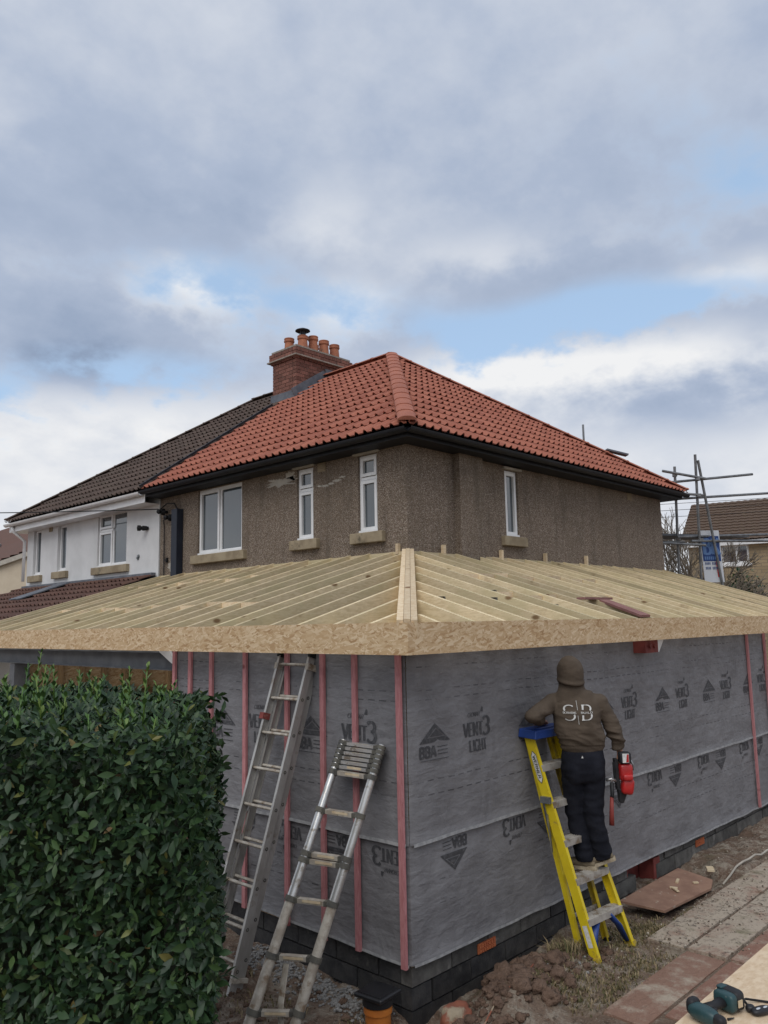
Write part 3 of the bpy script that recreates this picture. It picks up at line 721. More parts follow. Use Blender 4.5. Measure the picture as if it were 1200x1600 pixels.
def pot(x, y, z, h, r, cowl=False):
    m = MB(); m.lathe((x, y, z), [(r * 1.0, -.05), (r * 1.02, .02), (r * .90, h * .55), (r * .86, h * .72), (r * 1.02, h * .76), (r * 1.05, h * .84), (r * .95, h * .88), (r * 1.03, h * .97), (r * .98, h), (r * .74, h), (r * .70, h * .7)], 20)
    p = m.obj('chimney_pot', MT['pot_clay'], ch, smooth=True, angle=40)
    if cowl:
        m = MB(); m.lathe((x, y, z + h), [(.055, -.05), (.055, .09), (.05, .09)], 14)
        for q in range(4): a = q * math.pi / 2 + .4; m.tube([(x + .06 * math.cos(a), y + .06 * math.sin(a), z + h + .02), (x + .10 * math.cos(a), y + .10 * math.sin(a), z + h + .11)], .006, 6)
        m.lathe((x, y, z + h + .11), [(.155, 0), (.15, .015), (.06, .055), (0.001, .065)], 18); m.obj('cowl', MT['plastic_black'], ch, smooth=True, angle=50)
pot(5.93, 8.44, 8.43, .32, .105); pot(5.98, 8.07, 8.43, .29, .11, True); pot(6.28, 8.09, 8.43, .36, .105); pot(6.58, 8.09, 8.43, .34, .11); pot(6.88, 8.09, 8.43, .32, .11); pot(6.6, 8.44, 8.43, .34, .115)
# lead flashing: apron at the front and stepped side
m = MB(); m.bx(CX0 - .035, CX0 - .002, CY0 - .03, CY1 + .03, 7.30, 7.50)
m.beam((CX0 - .05, CY0 - .012, 7.34), (6.475, CY0 - .012, 7.90), .02, .34); m.beam((CX0 - .02, CY0 - .12, 7.36), (6.475, CY0 - .12, 7.925), .24, .02)
m.bx(6.42, 6.95, CY0 - .03, CY0 - .004, 7.86, 8.08); m.obj('lead_flashing', MT['lead'], ch)
# black cable duct, wires and insulators at the party line
m = MB(); m.bx(HX - .13, HX - .004, 7.53, 7.70, 3.5, 4.80); m.obj('cable_duct', MT['pipe_navy'], house, bevel=.006)
m = MB(); m.tube([(HX - .05, 7.78, 4.70), (HX - .06, 8.05, 4.66), (HX - .04, 8.06, 4.55), (HX - .03, 8.06, 3.6)], .011, 6); m.tube([(HX - .06, 7.62, 4.8), (HX - .1, 7.66, 4.9), (HX - .12, 7.85, 4.92), (HX - .14, 8.02, 4.84)], .012, 6); m.obj('cable', MT['wire_black'], house)
for (y, z) in ((8.02, 4.80), (7.80, 4.68)):
    m = MB(); m.lathe((HX - .0, y, z), [(.02, 0), (.03, .05), (.06, .06), (.055, .11), (.03, .12), (.045, .16), (.02, .19), (0.002, .19)], 12, axis=(-1, .25, 0)); m.obj('insulator', MT['wire_black'], house, smooth=True, angle=40)
m = MB(); m.bx(HX - .03, HX - .002, 7.98, 8.02, 3.94, 4.02); m.bx(HX - .05, HX - .03, 7.95, 8.05, 3.97, 3.99); m.obj('bracket', MT['wire_black'], house)

# ------------------------------------------------------------------ the neighbour
nb = thing('house', 'white rendered house with dark brown tiled roof, joined to the pebbledash house', 'house', (HX, PARTY, 0))
N1 = (9.38, 10.48, 4.0, 5.02); N2 = (11.80, 12.20, 4.02, 5.0); N3 = (13.0, 13.37, 4.0, 5.0)
facade(PX(HX - .012), (PARTY + .02, 11, NBL), (0, 2, WT + .1), [N1, N2, N3], .17, 'wall', 'render_white', nb, 1)
m = MB(); m.add([(HX - .012, NBL, 0), (HR, NBL, 0), (HR, NBL, WT), (HX - .012, NBL, WT)], [(0, 1, 2, 3)]); m.add([(HX - .012, PARTY + .02, 0), (HX + .1, PARTY + .02, 0), (HX + .1, PARTY + .02, WT), (HX - .012, PARTY + .02, WT)], [(0, 1, 2, 3)]); m.obj('wall', MT['render_white'], nb)
m = MB(); m.bx(HX + .4, HX + .42, PARTY + .1, NBL - .1, 3.2, 5.0); m.obj('inner_wall', MT['curtain'], nb)
window(nb, PX(HX - .012), *N1, [(0, .5, 0, 1, False), (.5, 1, 0, .68, True), (.5, 1, .68, 1, True)])
for w in (N2, N3): window(nb, PX(HX - .012), *w, [(0, 1, 0, 1, True)], setback=.06, frame_w=.05)
m = MB(); m.add([(2.60, PARTY + .01, 4.97), (2.60, 13.97, 4.97), (2.60, 13.97, 5.16), (2.60, PARTY + .01, 5.16)], [(0, 1, 2, 3)]); m.add([(2.60, PARTY + .01, 4.97), (2.60, 13.97, 4.97), (HX + .1, 13.97, 4.97), (HX + .1, PARTY + .01, 4.97)], [(0, 1, 2, 3)])
m.add([(2.60, 13.97, 4.97), (HR, 13.97, 4.97), (HR, 13.97, 5.16), (2.60, 13.97, 5.16)], [(0, 1, 2, 3)]); m.obj('fascia', MT['upvc'], nb)
gutter(nb, [(2.53, 14.0, 5.14), (2.53, PARTY + .02, 5.14)], 'upvc')
m = MB(); m.tube([(2.56, 13.72, 5.08), (2.58, 13.72, 4.98), (2.84, 13.73, 4.78), (2.84, 13.74, 3.9)], .034, 10); m.obj('downpipe', MT['upvc'], nb, smooth=True)
fN = (Vector((2.55, 13.98, EV)), ux, sL, [(0, 0), (5.71, 0), (5.71, lenL), (3.68, lenL)])
nroof = tiled_roof(nb, [fN], 'tile_brown')
m = MB(); m.add([(2.55, 13.98, EV), (10.4, 13.98, EV), (6.475, 10.3, RZ)], [(2, 1, 0)]); m.add([(10.4, 13.98, EV), (10.4, PARTY, EV), (6.475, PARTY, RZ), (6.475, 10.3, RZ)], [(0, 1, 2, 3)]); m.obj('rear_slope', MT['tile_brown'], nroof)
nmat('ridge_brown', (.075, .052, .042), (.11, .08, .065), 6, rough=.8, rand=.1)
ridge_run(nroof, (6.475, 10.3, RZ + .045), (6.475, CY1 + .02, RZ + .045), 'ridge_brown', .44, .12); ridge_run(nroof, (2.53, 14.0, EV + .05), (6.475, 10.3, RZ + .05), 'ridge_brown', .44, .115, 'hip_tile')
m = MB(); nL = ux.cross(sL).normalized(); a = Vector((2.53, PARTY, EV)) + nL * .06; m.beam(a, a + sL * (lenL * .72), .05, .035, nL); m.obj('bonding_gutter', MT['fascia_black'], nroof)
for (y, z, L_) in ((8.62, 4.58, .17),):
    m = MB(); m.lathe((HX - .01, y, z), [(.025, 0), (.04, .04), (.045, .10), (.03, .12), (.05, .14), (.05, .19), (.002, .2)], 12, axis=(-1, .5, 0)); m.obj('insulator', MT['wire_black'], nb, smooth=True, angle=40)
for (y, z) in ((8.95, 4.08), (8.93, 4.11)):
    m = MB(); m.lathe((HX - .012, y, z), [(.035, -.002), (.035, .012), (.02, .012), (.02, .03), (.002, .03)], 12, axis=(-1, 0, 0)); m.obj('wall_fixing', MT['galv'], nb)
for (y, z) in ((12.45, 4.88), (11.25, 4.97)):
    m = MB(); m.bx(HX - .03, HX - .014, y, y + .14, z, z + .13); m.obj('vent', MT['stone_sill'], nb)
# its single-storey lean-to with dark interlocking tiles
lean = thing('lean_to', 'single-storey lean-to with dark mulberry tiles under the white wall', 'lean-to', (0.2, 8.6, 0))
m = MB(); m.bx(.25, HX - .03, 8.55, 13.6, 0, 2.65); m.obj('wall', MT['render_white'], lean)
sLe = Vector((HX - .03 - (-.1), 0, 3.74 - 2.72)); lL = sLe.length; sLe.normalize()
fLe = (Vector((-.1, 13.75, 2.72)), ux, sLe, [(0, 0), (5.45, 0), (5.45, lL), (0, lL)])
lroof = tiled_roof(lean, [fLe], 'tile_mulberry')
m = MB(); m.bx(HX - .1, HX - .018, 8.35, 13.7, 3.70, 3.79); m.obj('abutment_flashing', MT['lead'], lroof)
m = MB(); nn = ux.cross(sLe).normalized(); a = Vector((1.75, 11.35, 2.72 + (1.85) * (1.02 / 2.97))) + nn * .075; m.beam(a, a + sLe * 1.0 + Vector((0, -.0, 0)), .5, .02, nn); m.obj('lead_sheet', MT['lead'], lroof)

# service cable across the street
wire = MB(); p0 = Vector((HX - .17, 8.05, 4.84)); p1 = Vector((-3.2, 30.0, 7.1)); pts = []
for k in range(25): t_ = k / 24; q = p0.lerp(p1, t_); q.z -= 1.6 * t_ * (1 - t_) * .55; pts.append(q)
wire.tube(pts, .010, 6); o = wire.obj('overhead_cable', MT['wire_black']); tag(o, 'thin black overhead service cable running left from the pebbledash wall', 'cable')

# ================================================================== STROKE LETTERING
def arc(cx, cy, rx, ry, a0, a1, n=10): return [(cx + rx * math.cos(R(a0 + (a1 - a0) * k / n)), cy + ry * math.sin(R(a0 + (a1 - a0) * k / n))) for k in range(n + 1)]
GL = {
 'V': (.8, [[(.03, 1), (.4, 0)], [(.4, 0), (.77, 1)]], [(.03, 1), (.77, 1)]), 'E': (.75, [[(.15, 0), (.15, 1)], [(.15, .97), (.68, .97)], [(.15, .5), (.55, .5)], [(.15, .03), (.7, .03)]], [(.15, 0), (.15, 1)]),
 'N': (.88, [[(.13, 0), (.13, 1)], [(.13, 1), (.73, 0)], [(.73, 0), (.73, 1)]], [(.13, 0), (.13, 1), (.73, 1)]), 'T': (.8, [[(.4, 0), (.4, 1)], [(.02, .96), (.78, .96)]], [(.4, 0)]),
 '3': (.7, [arc(.3, .74, .3, .24, 150, -90, 12), arc(.3, .26, .34, .26, 90, -150, 12)], []), 'L': (.72, [[(.15, 0), (.15, 1)], [(.15, .03), (.66, .03)]], [(.15, 0), (.15, 1)]),
 'I': (.4, [[(.2, 0), (.2, 1)]], [(.2, 0), (.2, 1)]), 'G': (.85, [arc(.42, .5, .36, .48, 45, 335, 16), [(.75, .42), (.75, .1)], [(.5, .42), (.82, .42)]], []),
 'H': (.88, [[(.14, 0), (.14, 1)], [(.72, 0), (.72, 1)], [(.14, .5), (.72, .5)]], [(.14, 0), (.14, 1), (.72, 0), (.72, 1)]),
 'B': (.8, [[(.14, 0), (.14, 1)], [(.14, .97), (.4, .97)] + arc(.4, .75, .27, .22, 90, -90, 8) + [(.14, .53)], [(.14, .53), (.42, .53)] + arc(.42, .28, .3, .25, 90, -90, 8) + [(.14, .03)]], [(.14, 0), (.14, 1)]),
 'A': (.85, [[(.05, 0), (.42, 1)], [(.42, 1), (.8, 0)], [(.2, .33), (.65, .33)]], []), 'S': (.72, [arc(.36, .74, .29, .23, 40, 270, 12) + arc(.36, .26, .31, .25, 90, -140, 12)], []),
 'C': (.82, [arc(.43, .5, .36, .48, 48, 312, 16)], []), 'R': (.82, [[(.14, 0), (.14, 1)], [(.14, .97), (.42, .97)] + arc(.42, .74, .26, .23, 90, -90, 8) + [(.14, .51)], [(.4, .5), (.75, 0)]], [(.14, 0)]),
 'U': (.84, [[(.13, 1), (.13, .32)] + arc(.42, .32, .29, .3, 180, 360, 10) + [(.71, 1)]], [(.13, 1), (.71, 1)]), 'D': (.84, [[(.14, 0), (.14, 1)], [(.14, .97), (.36, .97)] + arc(.36, .5, .38, .47, 90, -90, 12) + [(.14, .03)]], []),
 'K': (.8, [[(.14, 0), (.14, 1)], [(.14, .42), (.72, 1)], [(.3, .58), (.75, 0)]], []), 'W': (1.05, [[(.03, 1), (.28, 0)], [(.28, 0), (.52, .9)], [(.52, .9), (.77, 0)], [(.77, 0), (1.02, 1)]], []),
 'O': (.86, [arc(.43, .5, .36, .48, 90, 450, 18)], []), 'M': (1.0, [[(.13, 0), (.13, 1)], [(.13, 1), (.5, .2)], [(.5, .2), (.87, 1)], [(.87, 1), (.87, 0)]], []), ' ': (.45, [], []),
}
def stroke_quads(pts, thick, thin, asp=1.0):
    """quads along a polyline, wide where it runs upright"""
    out = []; n = len(pts); offs = []
    for i in range(n):
        a, b = pts[max(i - 1, 0)], pts[min(i + 1, n - 1)]; dx, dy = (b[0] - a[0]) * asp, b[1] - a[1]; L = math.hypot(dx, dy) or 1
        w = (thin + (thick - thin) * abs(dy) / L) / 2; offs.append((-dy / L * w / asp, dx / L * w))
    for i in range(n - 1):
        (x0, y0), (x1, y1), (ox0, oy0), (ox1, oy1) = pts[i], pts[i + 1], offs[i], offs[i + 1]
        out.append([(x0 + ox0, y0 + oy0), (x0 - ox0, y0 - oy0), (x1 - ox1, y1 - oy1), (x1 + ox1, y1 + oy1)])
    return out
def text_quads(txt, x, y, h, wid=None, thick=.2, thin=.08, serif=.0, slant=0.0):
    """quads of a line of lettering whose lower left corner is x, y; wid squeezes it to a total width"""
    tot = sum(GL[c][0] for c in txt) * h; k = (wid / tot) if wid else 1.0; q = []; cx = x
    for c in txt:
        w, st, se = GL[c]
        for pl in st:
            for quad in stroke_quads(pl, thick, thin, k): q.append([(cx + (px + slant * py) * h * k, y + py * h) for px, py in quad])
        if serif:
            for sx, sy in se:
                s = serif / k; y0, y1 = (0, .07) if sy < .5 else (.93, 1)
                q.append([(cx + (sx - s) * h * k, y + y0 * h), (cx + (sx + s) * h * k, y + y0 * h), (cx + (sx + s) * h * k, y + y1 * h), (cx + (sx - s) * h * k, y + y1 * h)])
        cx += w * h * k
    return q
def quads_obj(quads, fn, name, mat, parent, step=.0001):
    m = MB()
    for i, q in enumerate(quads): m.add([fn(u, v, (i % 12) * step) for u, v in q], [(0, 1, 2, 3)])
    return m.obj(name, mat, parent)

# ================================================================== THE EXTENSION
ext = thing('extension', 'timber-frame extension wrapped in grey breather membrane with open rafters', 'extension', (0, 0, 0))
EX1, EY1 = 7.35, 3.02                 # ends of the wrapped walls
def moff(u, z, k):                    # bulge of the sheet, metres outward
    v = Vector((u * 1.1 + k * 9, z * 1.5, k * 3.3)); w = Vector((u * 3.1, z * 4.5 + u * .7, k * 5.1 + 2))
    sag = .013 * (mnoise.noise(v) + .7 * mnoise.noise(w)) 
    crease = .010 * abs(mnoise.noise(Vector((u * 2.2 + z * 2.5, z * .8 - u * .4, k + 7))))
    return max(0.0, .012 + sag + crease)
def zb_low(u, k): return (.512 - .0125 * u if k == 0 else .512 + .01 * u) + .012 * mnoise.noise(Vector((u * 2.2, k, 1)))
def zb_up(u, k): return 1.30 + .012 * mnoise.noise(Vector((u * 1.5, k + 4, 2))) + .004 * mnoise.noise(Vector((u * 7, k + 4, 2)))
def wallpt(k):
    return (lambda u, z, d: Vector((u, -d, z))) if k == 0 else (lambda u, z, d: Vector((-d, u, z)))
def sheet(k, L, name, z0f, z1, base, lip):
    P = wallpt(k); nu, nz = int(L / .06), 30; v = []; f = []
    for j in range(nz + 1):
        for i in range(nu + 1):
            u = L * i / nu; a = z0f(u, k); q = j / nz; z = a + (z1 - a) * q ** 1.25
            d = base + moff(u, z, k) + lip * math.exp(-((z - a) / .035) ** 2)
            if i == 0: d = base * .3
            v.append(P(u, z, d))
    for j in range(nz):
        for i in range(nu): a = j * (nu + 1) + i; f.append((a, a + 1, a + nu + 2, a + nu + 1))
    m = MB(); m.add(v, f); return m.obj(name, MT['membrane'], ext, smooth=True)
shR_lo = sheet(0, EX1, 'membrane_sheet', zb_low, 1.42, .0, .014); shR_up = sheet(0, EX1, 'membrane_sheet', zb_up, 2.78, .013, .016)
shL_lo = sheet(1, EY1, 'membrane_sheet', zb_low, 1.42, .0, .014); shL_up = sheet(1, EY1, 'membrane_sheet', zb_up, 2.78, .013, .016)
for k, L in ((0, EX1), (1, EY1)):      # the white tape / edge of the lower hem
    P = wallpt(k); m = MB(); n = int(L / .08)
    for zf, base, h in ((zb_low, .0, .016), (zb_up, .013, .02)):
        v = []; f = []
        for i in range(n + 1):
            u = L * i / n; a = zf(u, k)
            for dz in (-.003, h): v.append(P(u, a + dz, base + moff(u, a + dz, k) + .0165 * math.exp(-(dz / .035) ** 2) + .002))
        for i in range(n): f.append((2 * i, 2 * i + 2, 2 * i + 3, 2 * i + 1))
        m.add(v, f)
    nmat('hem_%d' % k, (.22, .22, .225), (.32, .32, .32), 20, rough=.5); m.obj('hem', MT['hem_%d' % k], ext)
# printing on the sheets
def bba(fn, u, z, s, name, parent):
    q = []; ap = (u, z + .135 * s); l, r = (u - .19 * s, z - .015 * s), (u + .19 * s, z - .015 * s)
    il, ir, ia = (u - .095 * s, z + .022 * s), (u + .125 * s, z + .022 * s), (u + .01 * s, z + .098 * s)
    q += [[l, r, ir, il], [r, ap, ia, ir], [ap, l, il, ia]]
    q += [[(u - .07 * s, z + .030 * s), (u + .098 * s, z + .030 * s), (u + .012 * s, z + .086 * s), (u + .012 * s, z + .086 * s)]]
    q += text_quads('BBA', u - .19 * s, z - .125 * s, .085 * s, .20 * s, .28, .2)
    for k in range(3): q.append([(u + .025 * s, z - .05 * s - k * .028 * s), (u + .15 * s, z - .05 * s - k * .028 * s), (u + .15 * s, z - .056 * s - k * .028 * s), (u + .025 * s, z - .056 * s - k * .028 * s)])
    q.append([(u - .17 * s, z - .145 * s), (u + .16 * s, z - .145 * s), (u + .16 * s, z - .150 * s), (u - .17 * s, z - .150 * s)])
    quads_obj(q, fn, name, MT['print_black'], parent)
def vent(fn, u, z, s, name, parent, light=True):
    q = text_quads('VENT', u - .19 * s, z, .11 * s, .275 * s, .23, .085, .10) + text_quads('3', u + .082 * s, z - .005 * s, .15 * s, .095 * s, .22, .10)
    if light: q += text_quads('LIGHT', u - .12 * s, z - .125 * s, .092 * s, .245 * s, .22, .085, .10)
    q += text_quads('CROMAR', u - .13 * s, z + .155 * s, .035 * s, .17 * s, .16, .06, 0, .3)
    q.append([(u + .05 * s, z + .19 * s), (u + .085 * s, z + .19 * s), (u + .085 * s, z + .22 * s), (u + .07 * s, z + .235 * s)])
    quads_obj(q, fn, name, MT['print_black'], parent)
def pr(k, base, flip=None):
    P = wallpt(k)
    def fn(u, z, e):
        if flip: u, z = 2 * flip[0] - u, 2 * flip[1] - z
        uu = u if k == 0 else -u
        return P(uu, z, base + moff(uu, z, k) + .0035 + e + .016 * math.exp(-((z - (zb_up(uu, k) if base else zb_low(uu, k))) / .035) ** 2))
    return fn
for i in range(6):
    x = .27 + 1.265 * i
    bba(pr(0, .013), x, 1.995, .92, 'print', shR_up)
    if i != 1 or True: vent(pr(0, .013), x + .515, 1.975, .93, 'print', shR_up)
for i in range(6):
    x = .47 + 1.27 * i; bba(pr(0, 0, (x, 1.16)), x, 1.16, .85, 'print', shR_lo)
    if i: vent(pr(0, 0, (x - .49, 1.20)), x - .49, 1.13, .85, 'print', shR_lo, False)
for y in (1.0, 2.2): bba(pr(1, .013), -y, 2.0, 1.0, 'print', shL_up)
for y in (.45, 1.62): vent(pr(1, .013), -y, 1.99, 1.0, 'print', shL_up)
for y in (.20, 1.3): vent(pr(1, 0, (-y, 1.2)), -y, 1.15, .85, 'print', shL_lo, False)
for y in (.72, 1.9): bba(pr(1, 0, (-y, 1.16)), -y, 1.16, .85, 'print', shL_lo)
# timber frame behind the sheets
m = MB(); m.bx(.012, EX1 - .01, .012, .15, .50, 2.74); m.obj('frame_wall', MT['osb_shaded'], ext)
m = MB(); m.bx(.012, .15, .152, EY1 - .01, .50, 2.74); m.obj('frame_wall', MT['osb_shaded'], ext)
# battens
for i, y in enumerate((.03, .477, .844, 1.283, 1.847, 2.357, 2.712, 2.985)):
    m = MB(); z0 = .50 + (.0 if i else -.0) + .01 * math.sin(i * 2.1); m.beam((-.045, y, z0), (-.047, y + .006 * math.sin(i * 1.7), 2.70), .046, .024, (1, 0, 0))
    m.obj('batten', MT['timber_pink'], ext)
for i, x in enumerate((6.62, 7.26)):
    m = MB(); m.beam((x, -.047, .44), (x, -.047, 2.70), .046, .024, (0, 1, 0)); m.obj('batten', MT['timber_pink'], ext)
# plinth of concrete blocks, tarred near the corner
m = MB(); m.bx(.034, 3.19, .040, .22, -.2, .51); m.bx(3.88, EX1, .040, .22, -.2, .51); m.bx(.034, .20, .222, EY1, -.2, .51); pl = m.obj('plinth', MT['mortar_dark'], ext)
blk = {}
for mm in ('block_black', 'block_grey'):
    b = MB(); b.box((0, 0, 0), (.43, .10, .138)); blk[mm] = b.mesh('block', MT[mm])
    b = MB(); b.box((0, 0, 0), (.205, .10, .138)); blk[mm + 'h'] = b.mesh('block', MT[mm])
for c in range(5):
    zc = .437 - c * .15
    x = .012 - (.22 if c % 2 else 0); k = 0
    while x < EX1:
        a, b = max(x, .012), min(x + .43, EX1); mid = (a + b) / 2
        if not (3.15 < mid < 3.9) and b - a > .12:
            mm = 'block_black' if (mid < 2.6 and (c > 0 or (k * 7 + c) % 3)) else 'block_grey'
            if c == 0 and .5 < mid < 1.3: mm = 'block_grey'
            h = '' if b - a > .4 else 'h'
            add_mesh('block', blk[mm + h], None, pl, loc=(a + (.215 if not h else .1025), .016 + .05 + .003 * math.sin(k * 3 + c), zc))
        x += .442; k += 1
    y = .12 - (.22 if c % 2 == 0 else 0); k = 0
    while y < EY1:
        a, b = max(y, .122), min(y + .43, EY1); h = '' if b - a > .4 else 'h'
        if b - a > .12: add_mesh('block', blk['block_black' + h], None, pl, loc=(.012 + .05 + .003 * math.sin(k * 5 + c), a + (.215 if not h else .1025), zc), rot=(0, 0, R(90)))
        y += .442; k += 1
for x, z in ((.86, .405), (4.85, .36)):
    m = MB(); m.bx(x - .11, x + .11, .002, .014, z - .035, z + .035)
    for r_ in range(2):
        for q in range(7): m.bx(x - .1 + q * .029, x - .083 + q * .029, -.006, .001, z - .028 + r_ * .033, z - .005 + r_ * .033)
    m.obj('air_brick', MT['airbrick'], ext)
# red-oxide steel in the foundation opening
m = MB(); m.bx(3.19, 3.88, .20, .215, -.1, .50); m.bx(3.19, 3.20, .04, .20, -.1, .5); m.bx(3.72, 3.86, .02, .036, .02, .42); m.bx(3.73, 3.745, .04, .19, .0, .42); m.bx(3.19, 3.72, .12, .13, .10, .12)
for z in (.16, .30): m.lathe((3.36, .18, z), [(.025, 0), (.025, .03), (.002, .03)], 6, axis=(0, -1, 0))
m.obj('steel_footing', MT['red_oxide'], ext)
m = MB(); m.bx(3.47, 3.76, -.16, .02, 2.50, 2.74)
for x in (3.56, 3.66): m.lathe((x, -.16, 2.57), [(.028, 0), (.028, .022), (.002, .022)], 6, axis=(0, -1, 0))
m.obj('steel_beam_end', MT['red_oxide'], ext)
m = MB(); m.prism([(3.775, 2.50), (3.80, 2.50), (3.92, 2.62), (3.92, 2.68), (3.775, 2.68)], lambda u, v, d: Vector((u, d, v)), -.15, -.03); m.obj('bracket_cover', MT['upvc'], ext)
# ---- roof carcass
OV = .28; FX, FY, AZ = 2.9, 2.55, 3.74; EZ = 2.85
def zR(y): return EZ + (y + OV) * (AZ - EZ) / (FY + OV)
def zL(x): return EZ + (x + OV) * (AZ - EZ) / (FX + OV)
def hipy(x): return -OV + (x + OV) * (FY + OV) / (FX + OV)
def hipx(y): return -OV + (y + OV) * (FX + OV) / (FY + OV)
rd = .175
def rafter(p0, p1, mat='timber'):
    a, b = rj.uniform(-.008, .004), rj.uniform(-.012, .002); m = MB(); m.beam(Vector(p0) + Vector((0, 0, a)), Vector(p1) + Vector((0, 0, b)), .042, rd); m.obj('rafter', MT[mat], ext)
rj = random.Random(21)
xs = [.09 + .377 * k + rj.uniform(-.045, .045) for k in range(27)]; ys = [.10 + .385 * k + rj.uniform(-.045, .045) for k in range(22)]
for i, x in enumerate(xs):
    y1 = min(FY - .004, hipy(x) - .09); y0 = -OV + .02; dx = .012 * math.sin(i * 2.7)
    if y1 - y0 > .12: rafter((x + dx, y0, zR(y0) - rd / 2), (x - dx, y1, zR(y1) - rd / 2))
for i, y in enumerate(ys):
    x1 = min(FX - .004, hipx(y) - .09); x0 = -OV + .02; dy = .012 * math.sin(i * 1.9 + 1)
    if x1 - x0 > .12: rafter((x0, y + dy, zL(x0) - rd / 2), (x1, y - dy, zL(x1) - rd / 2))
hd = Vector((FX + OV, FY + OV, 0)).normalized(); hs = Vector((hd.y, -hd.x, 0))
for k in (-1, 0, 1):
    a = Vector((-OV + .03, -OV + .03, zR(-OV + .03) - .085)) + hs * k * .0485; b = Vector((FX - .02, FY - .02, AZ - .093)) + hs * k * .0485
    m = MB(); m.beam(a + Vector((0, 0, .006 * (k == 0))), b + Vector((0, 0, .006 * (k == 0))), .046, .20); m.obj('hip_rafter', MT['timber_pale'], ext)
# fascia boards of OSB, butted at the corner
def fasc(x0, x1, y0, y1): m = MB(); m.bx(x0, x1, y0, y1, 2.635, EZ + .004); m.obj('fascia_board', MT['osb'], ext)
xx = -OV - .018
for L in (2.42, 2.44, 2.44, 2.44, 1.2): fasc(xx, xx + L - .003, -OV - .018, -OV); xx += L
yy = -OV + .001
for L in (2.44, 2.44, 2.44, 1.3): fasc(-OV - .017, -OV + .001, yy, yy + L - .003); yy += L
# wall plates and ledgers
m = MB(); m.bx(0.02, 10.2, .03, .13, 2.745, 2.79); m.obj('wall_plate', MT['timber'], ext)
m = MB(); m.bx(.03, .13, .14, 8.2, 2.745, 2.79); m.obj('wall_plate', MT['timber'], ext)
m = MB(); m.bx(FX + .01, HR, FY - .047, FY - .002, AZ - .20, AZ - .02); m.obj('ledger', MT['timber'], ext)
m = MB(); m.bx(FX - .047, FX - .002, FY + .0, 8.2, AZ - .20, AZ - .02); m.obj('ledger', MT['timber'], ext)
for x, h in ((3.52, .09), (4.22, .12), (4.78, .09), (5.9, .1), (7.1, .12)):
    m = MB(); m.bx(x, x + .045, FY - .06, FY - .012, AZ - .06, AZ + h); m.obj('packer', MT['timber_pale'], ext)
m = MB(); m.bx(FX - .06, FX - .012, 2.66, 2.70, AZ - .05, AZ + .08); m.obj('packer', MT['timber_pale'], ext)
# noggings between rafters
for i in range(len(xs) - 1):
    for y, lo, hi, dz in ((1.43, 2.2, 5.2, .0), (.63, 1.7, 5.4, -.01)):
        if lo < xs[i] < hi and hipy(xs[i]) > y + .12 and (i + int(y * 4)) % 5:
            yy = y + .06 * ((i % 3) - 1); m = MB(); m.beam((xs[i] + .022, yy, zR(yy) - .04 + dz), (xs[i + 1] - .022, yy, zR(yy) - .04 + dz), .045, .07); m.obj('nogging', MT['timber_pale'], ext)
for i in range(len(ys) - 1):
    for x, lo, hi, dz in ((.64, 2.3, 7.0, 0.0), (2.1, 4.2, 7.6, -.01)):
        if lo < ys[i] < hi and (i + int(x * 4)) % 6:
            q = x + .05 * ((i % 3) - 1); m = MB(); m.beam((q, ys[i] + .022, zL(q) - .04 + dz), (q, ys[i + 1] - .022, zL(q) - .04 + dz), .045, .07); m.obj('nogging', MT['timber_pale'], ext)
for i, y in ((5, .62), (6, .9), (9, 1.3), (10, 1.28), (3, .62), (7, .4), (12, 1.0), (8, 2.0)):
    m = MB(); x = xs[i] - .024; m.box((x, y, zR(y) - .08), (.004, .07, .05)); m.box((x - .012, y, zR(y) - .055), (.024, .05, .004)); m.obj('truss_clip', MT['galv'], ext)
# red boards lying on the rafters
for k, (a, b, w) in enumerate((((3.33, -.25), (3.52, .30), .13), ((3.17, .375), (3.78, .385), .10))):
    m = MB(); m.beam((a[0], a[1], zR(a[1]) + .016), (b[0], b[1], zR(b[1]) + .016), w, .024); o = m.obj('plank', MT['red_board']); tag(o, ('long red plank lying down the slope on the right-hand rafters', 'short red board lying across the upper end of the red plank')[k], 'plank')
# ---- porch bay at the left: steel beam, post, end wall
m = MB(); m.bx(.0, .12, EY1, 8.2, 2.60, 2.612); m.bx(.0, .12, EY1, 8.2, 2.43, 2.442); m.bx(.05, .07, EY1, 8.2, 2.4425, 2.5995); m.obj('steel_beam', MT['steel_beam'], ext)
m = MB(); m.bx(.01, .13, EY1 + .002, EY1 + .08, -.1, 2.428); m.obj('steel_post', MT['steel_beam'], ext)
m = MB(); m.prism([(3.03, 2.52), (3.06, 2.50), (3.30, 2.612), (3.30, 2.632), (3.12, 2.632)], lambda u, v, d: Vector((d, u, v)), -.03, -.005); m.obj('bracket_cover', MT['upvc'], ext)
m = MB(); m.bx(.21, HX - .01, 7.0, 7.018, .1, 2.62); m.obj('osb_panel', MT['osb_shaded'], ext)
for x in (.62, .93, 1.25, 1.57, 1.91, 2.28, 2.62): m = MB(); m.bx(x, x + .045, 6.91, 6.998, .1, 2.60); m.obj('stud', MT['stud_shaded'], ext)
m = MB(); m.bx(.21, HX - .01, 6.905, 6.999, 2.602, 2.645); m.obj('top_plate', MT['timber'], ext)
for x0, x1 in ((1.60, 1.91), (1.96, 2.28), (2.33, 2.62)): m = MB(); m.bx(x0 + .02, x1 - .001, 6.92, 6.998, 1.98, 2.02); m.obj('nogging', MT['stud_shaded'], ext)
m = MB(); m.bx(.0, .2, 6.9, 7.05, -.1, 2.42); m.obj('end_post', MT['grey_post'], ext)
m = MB(); m.bx(10.0, 10.12, .0, .12, -.1, 2.74); m.obj('corner_post', MT['timber'], ext)

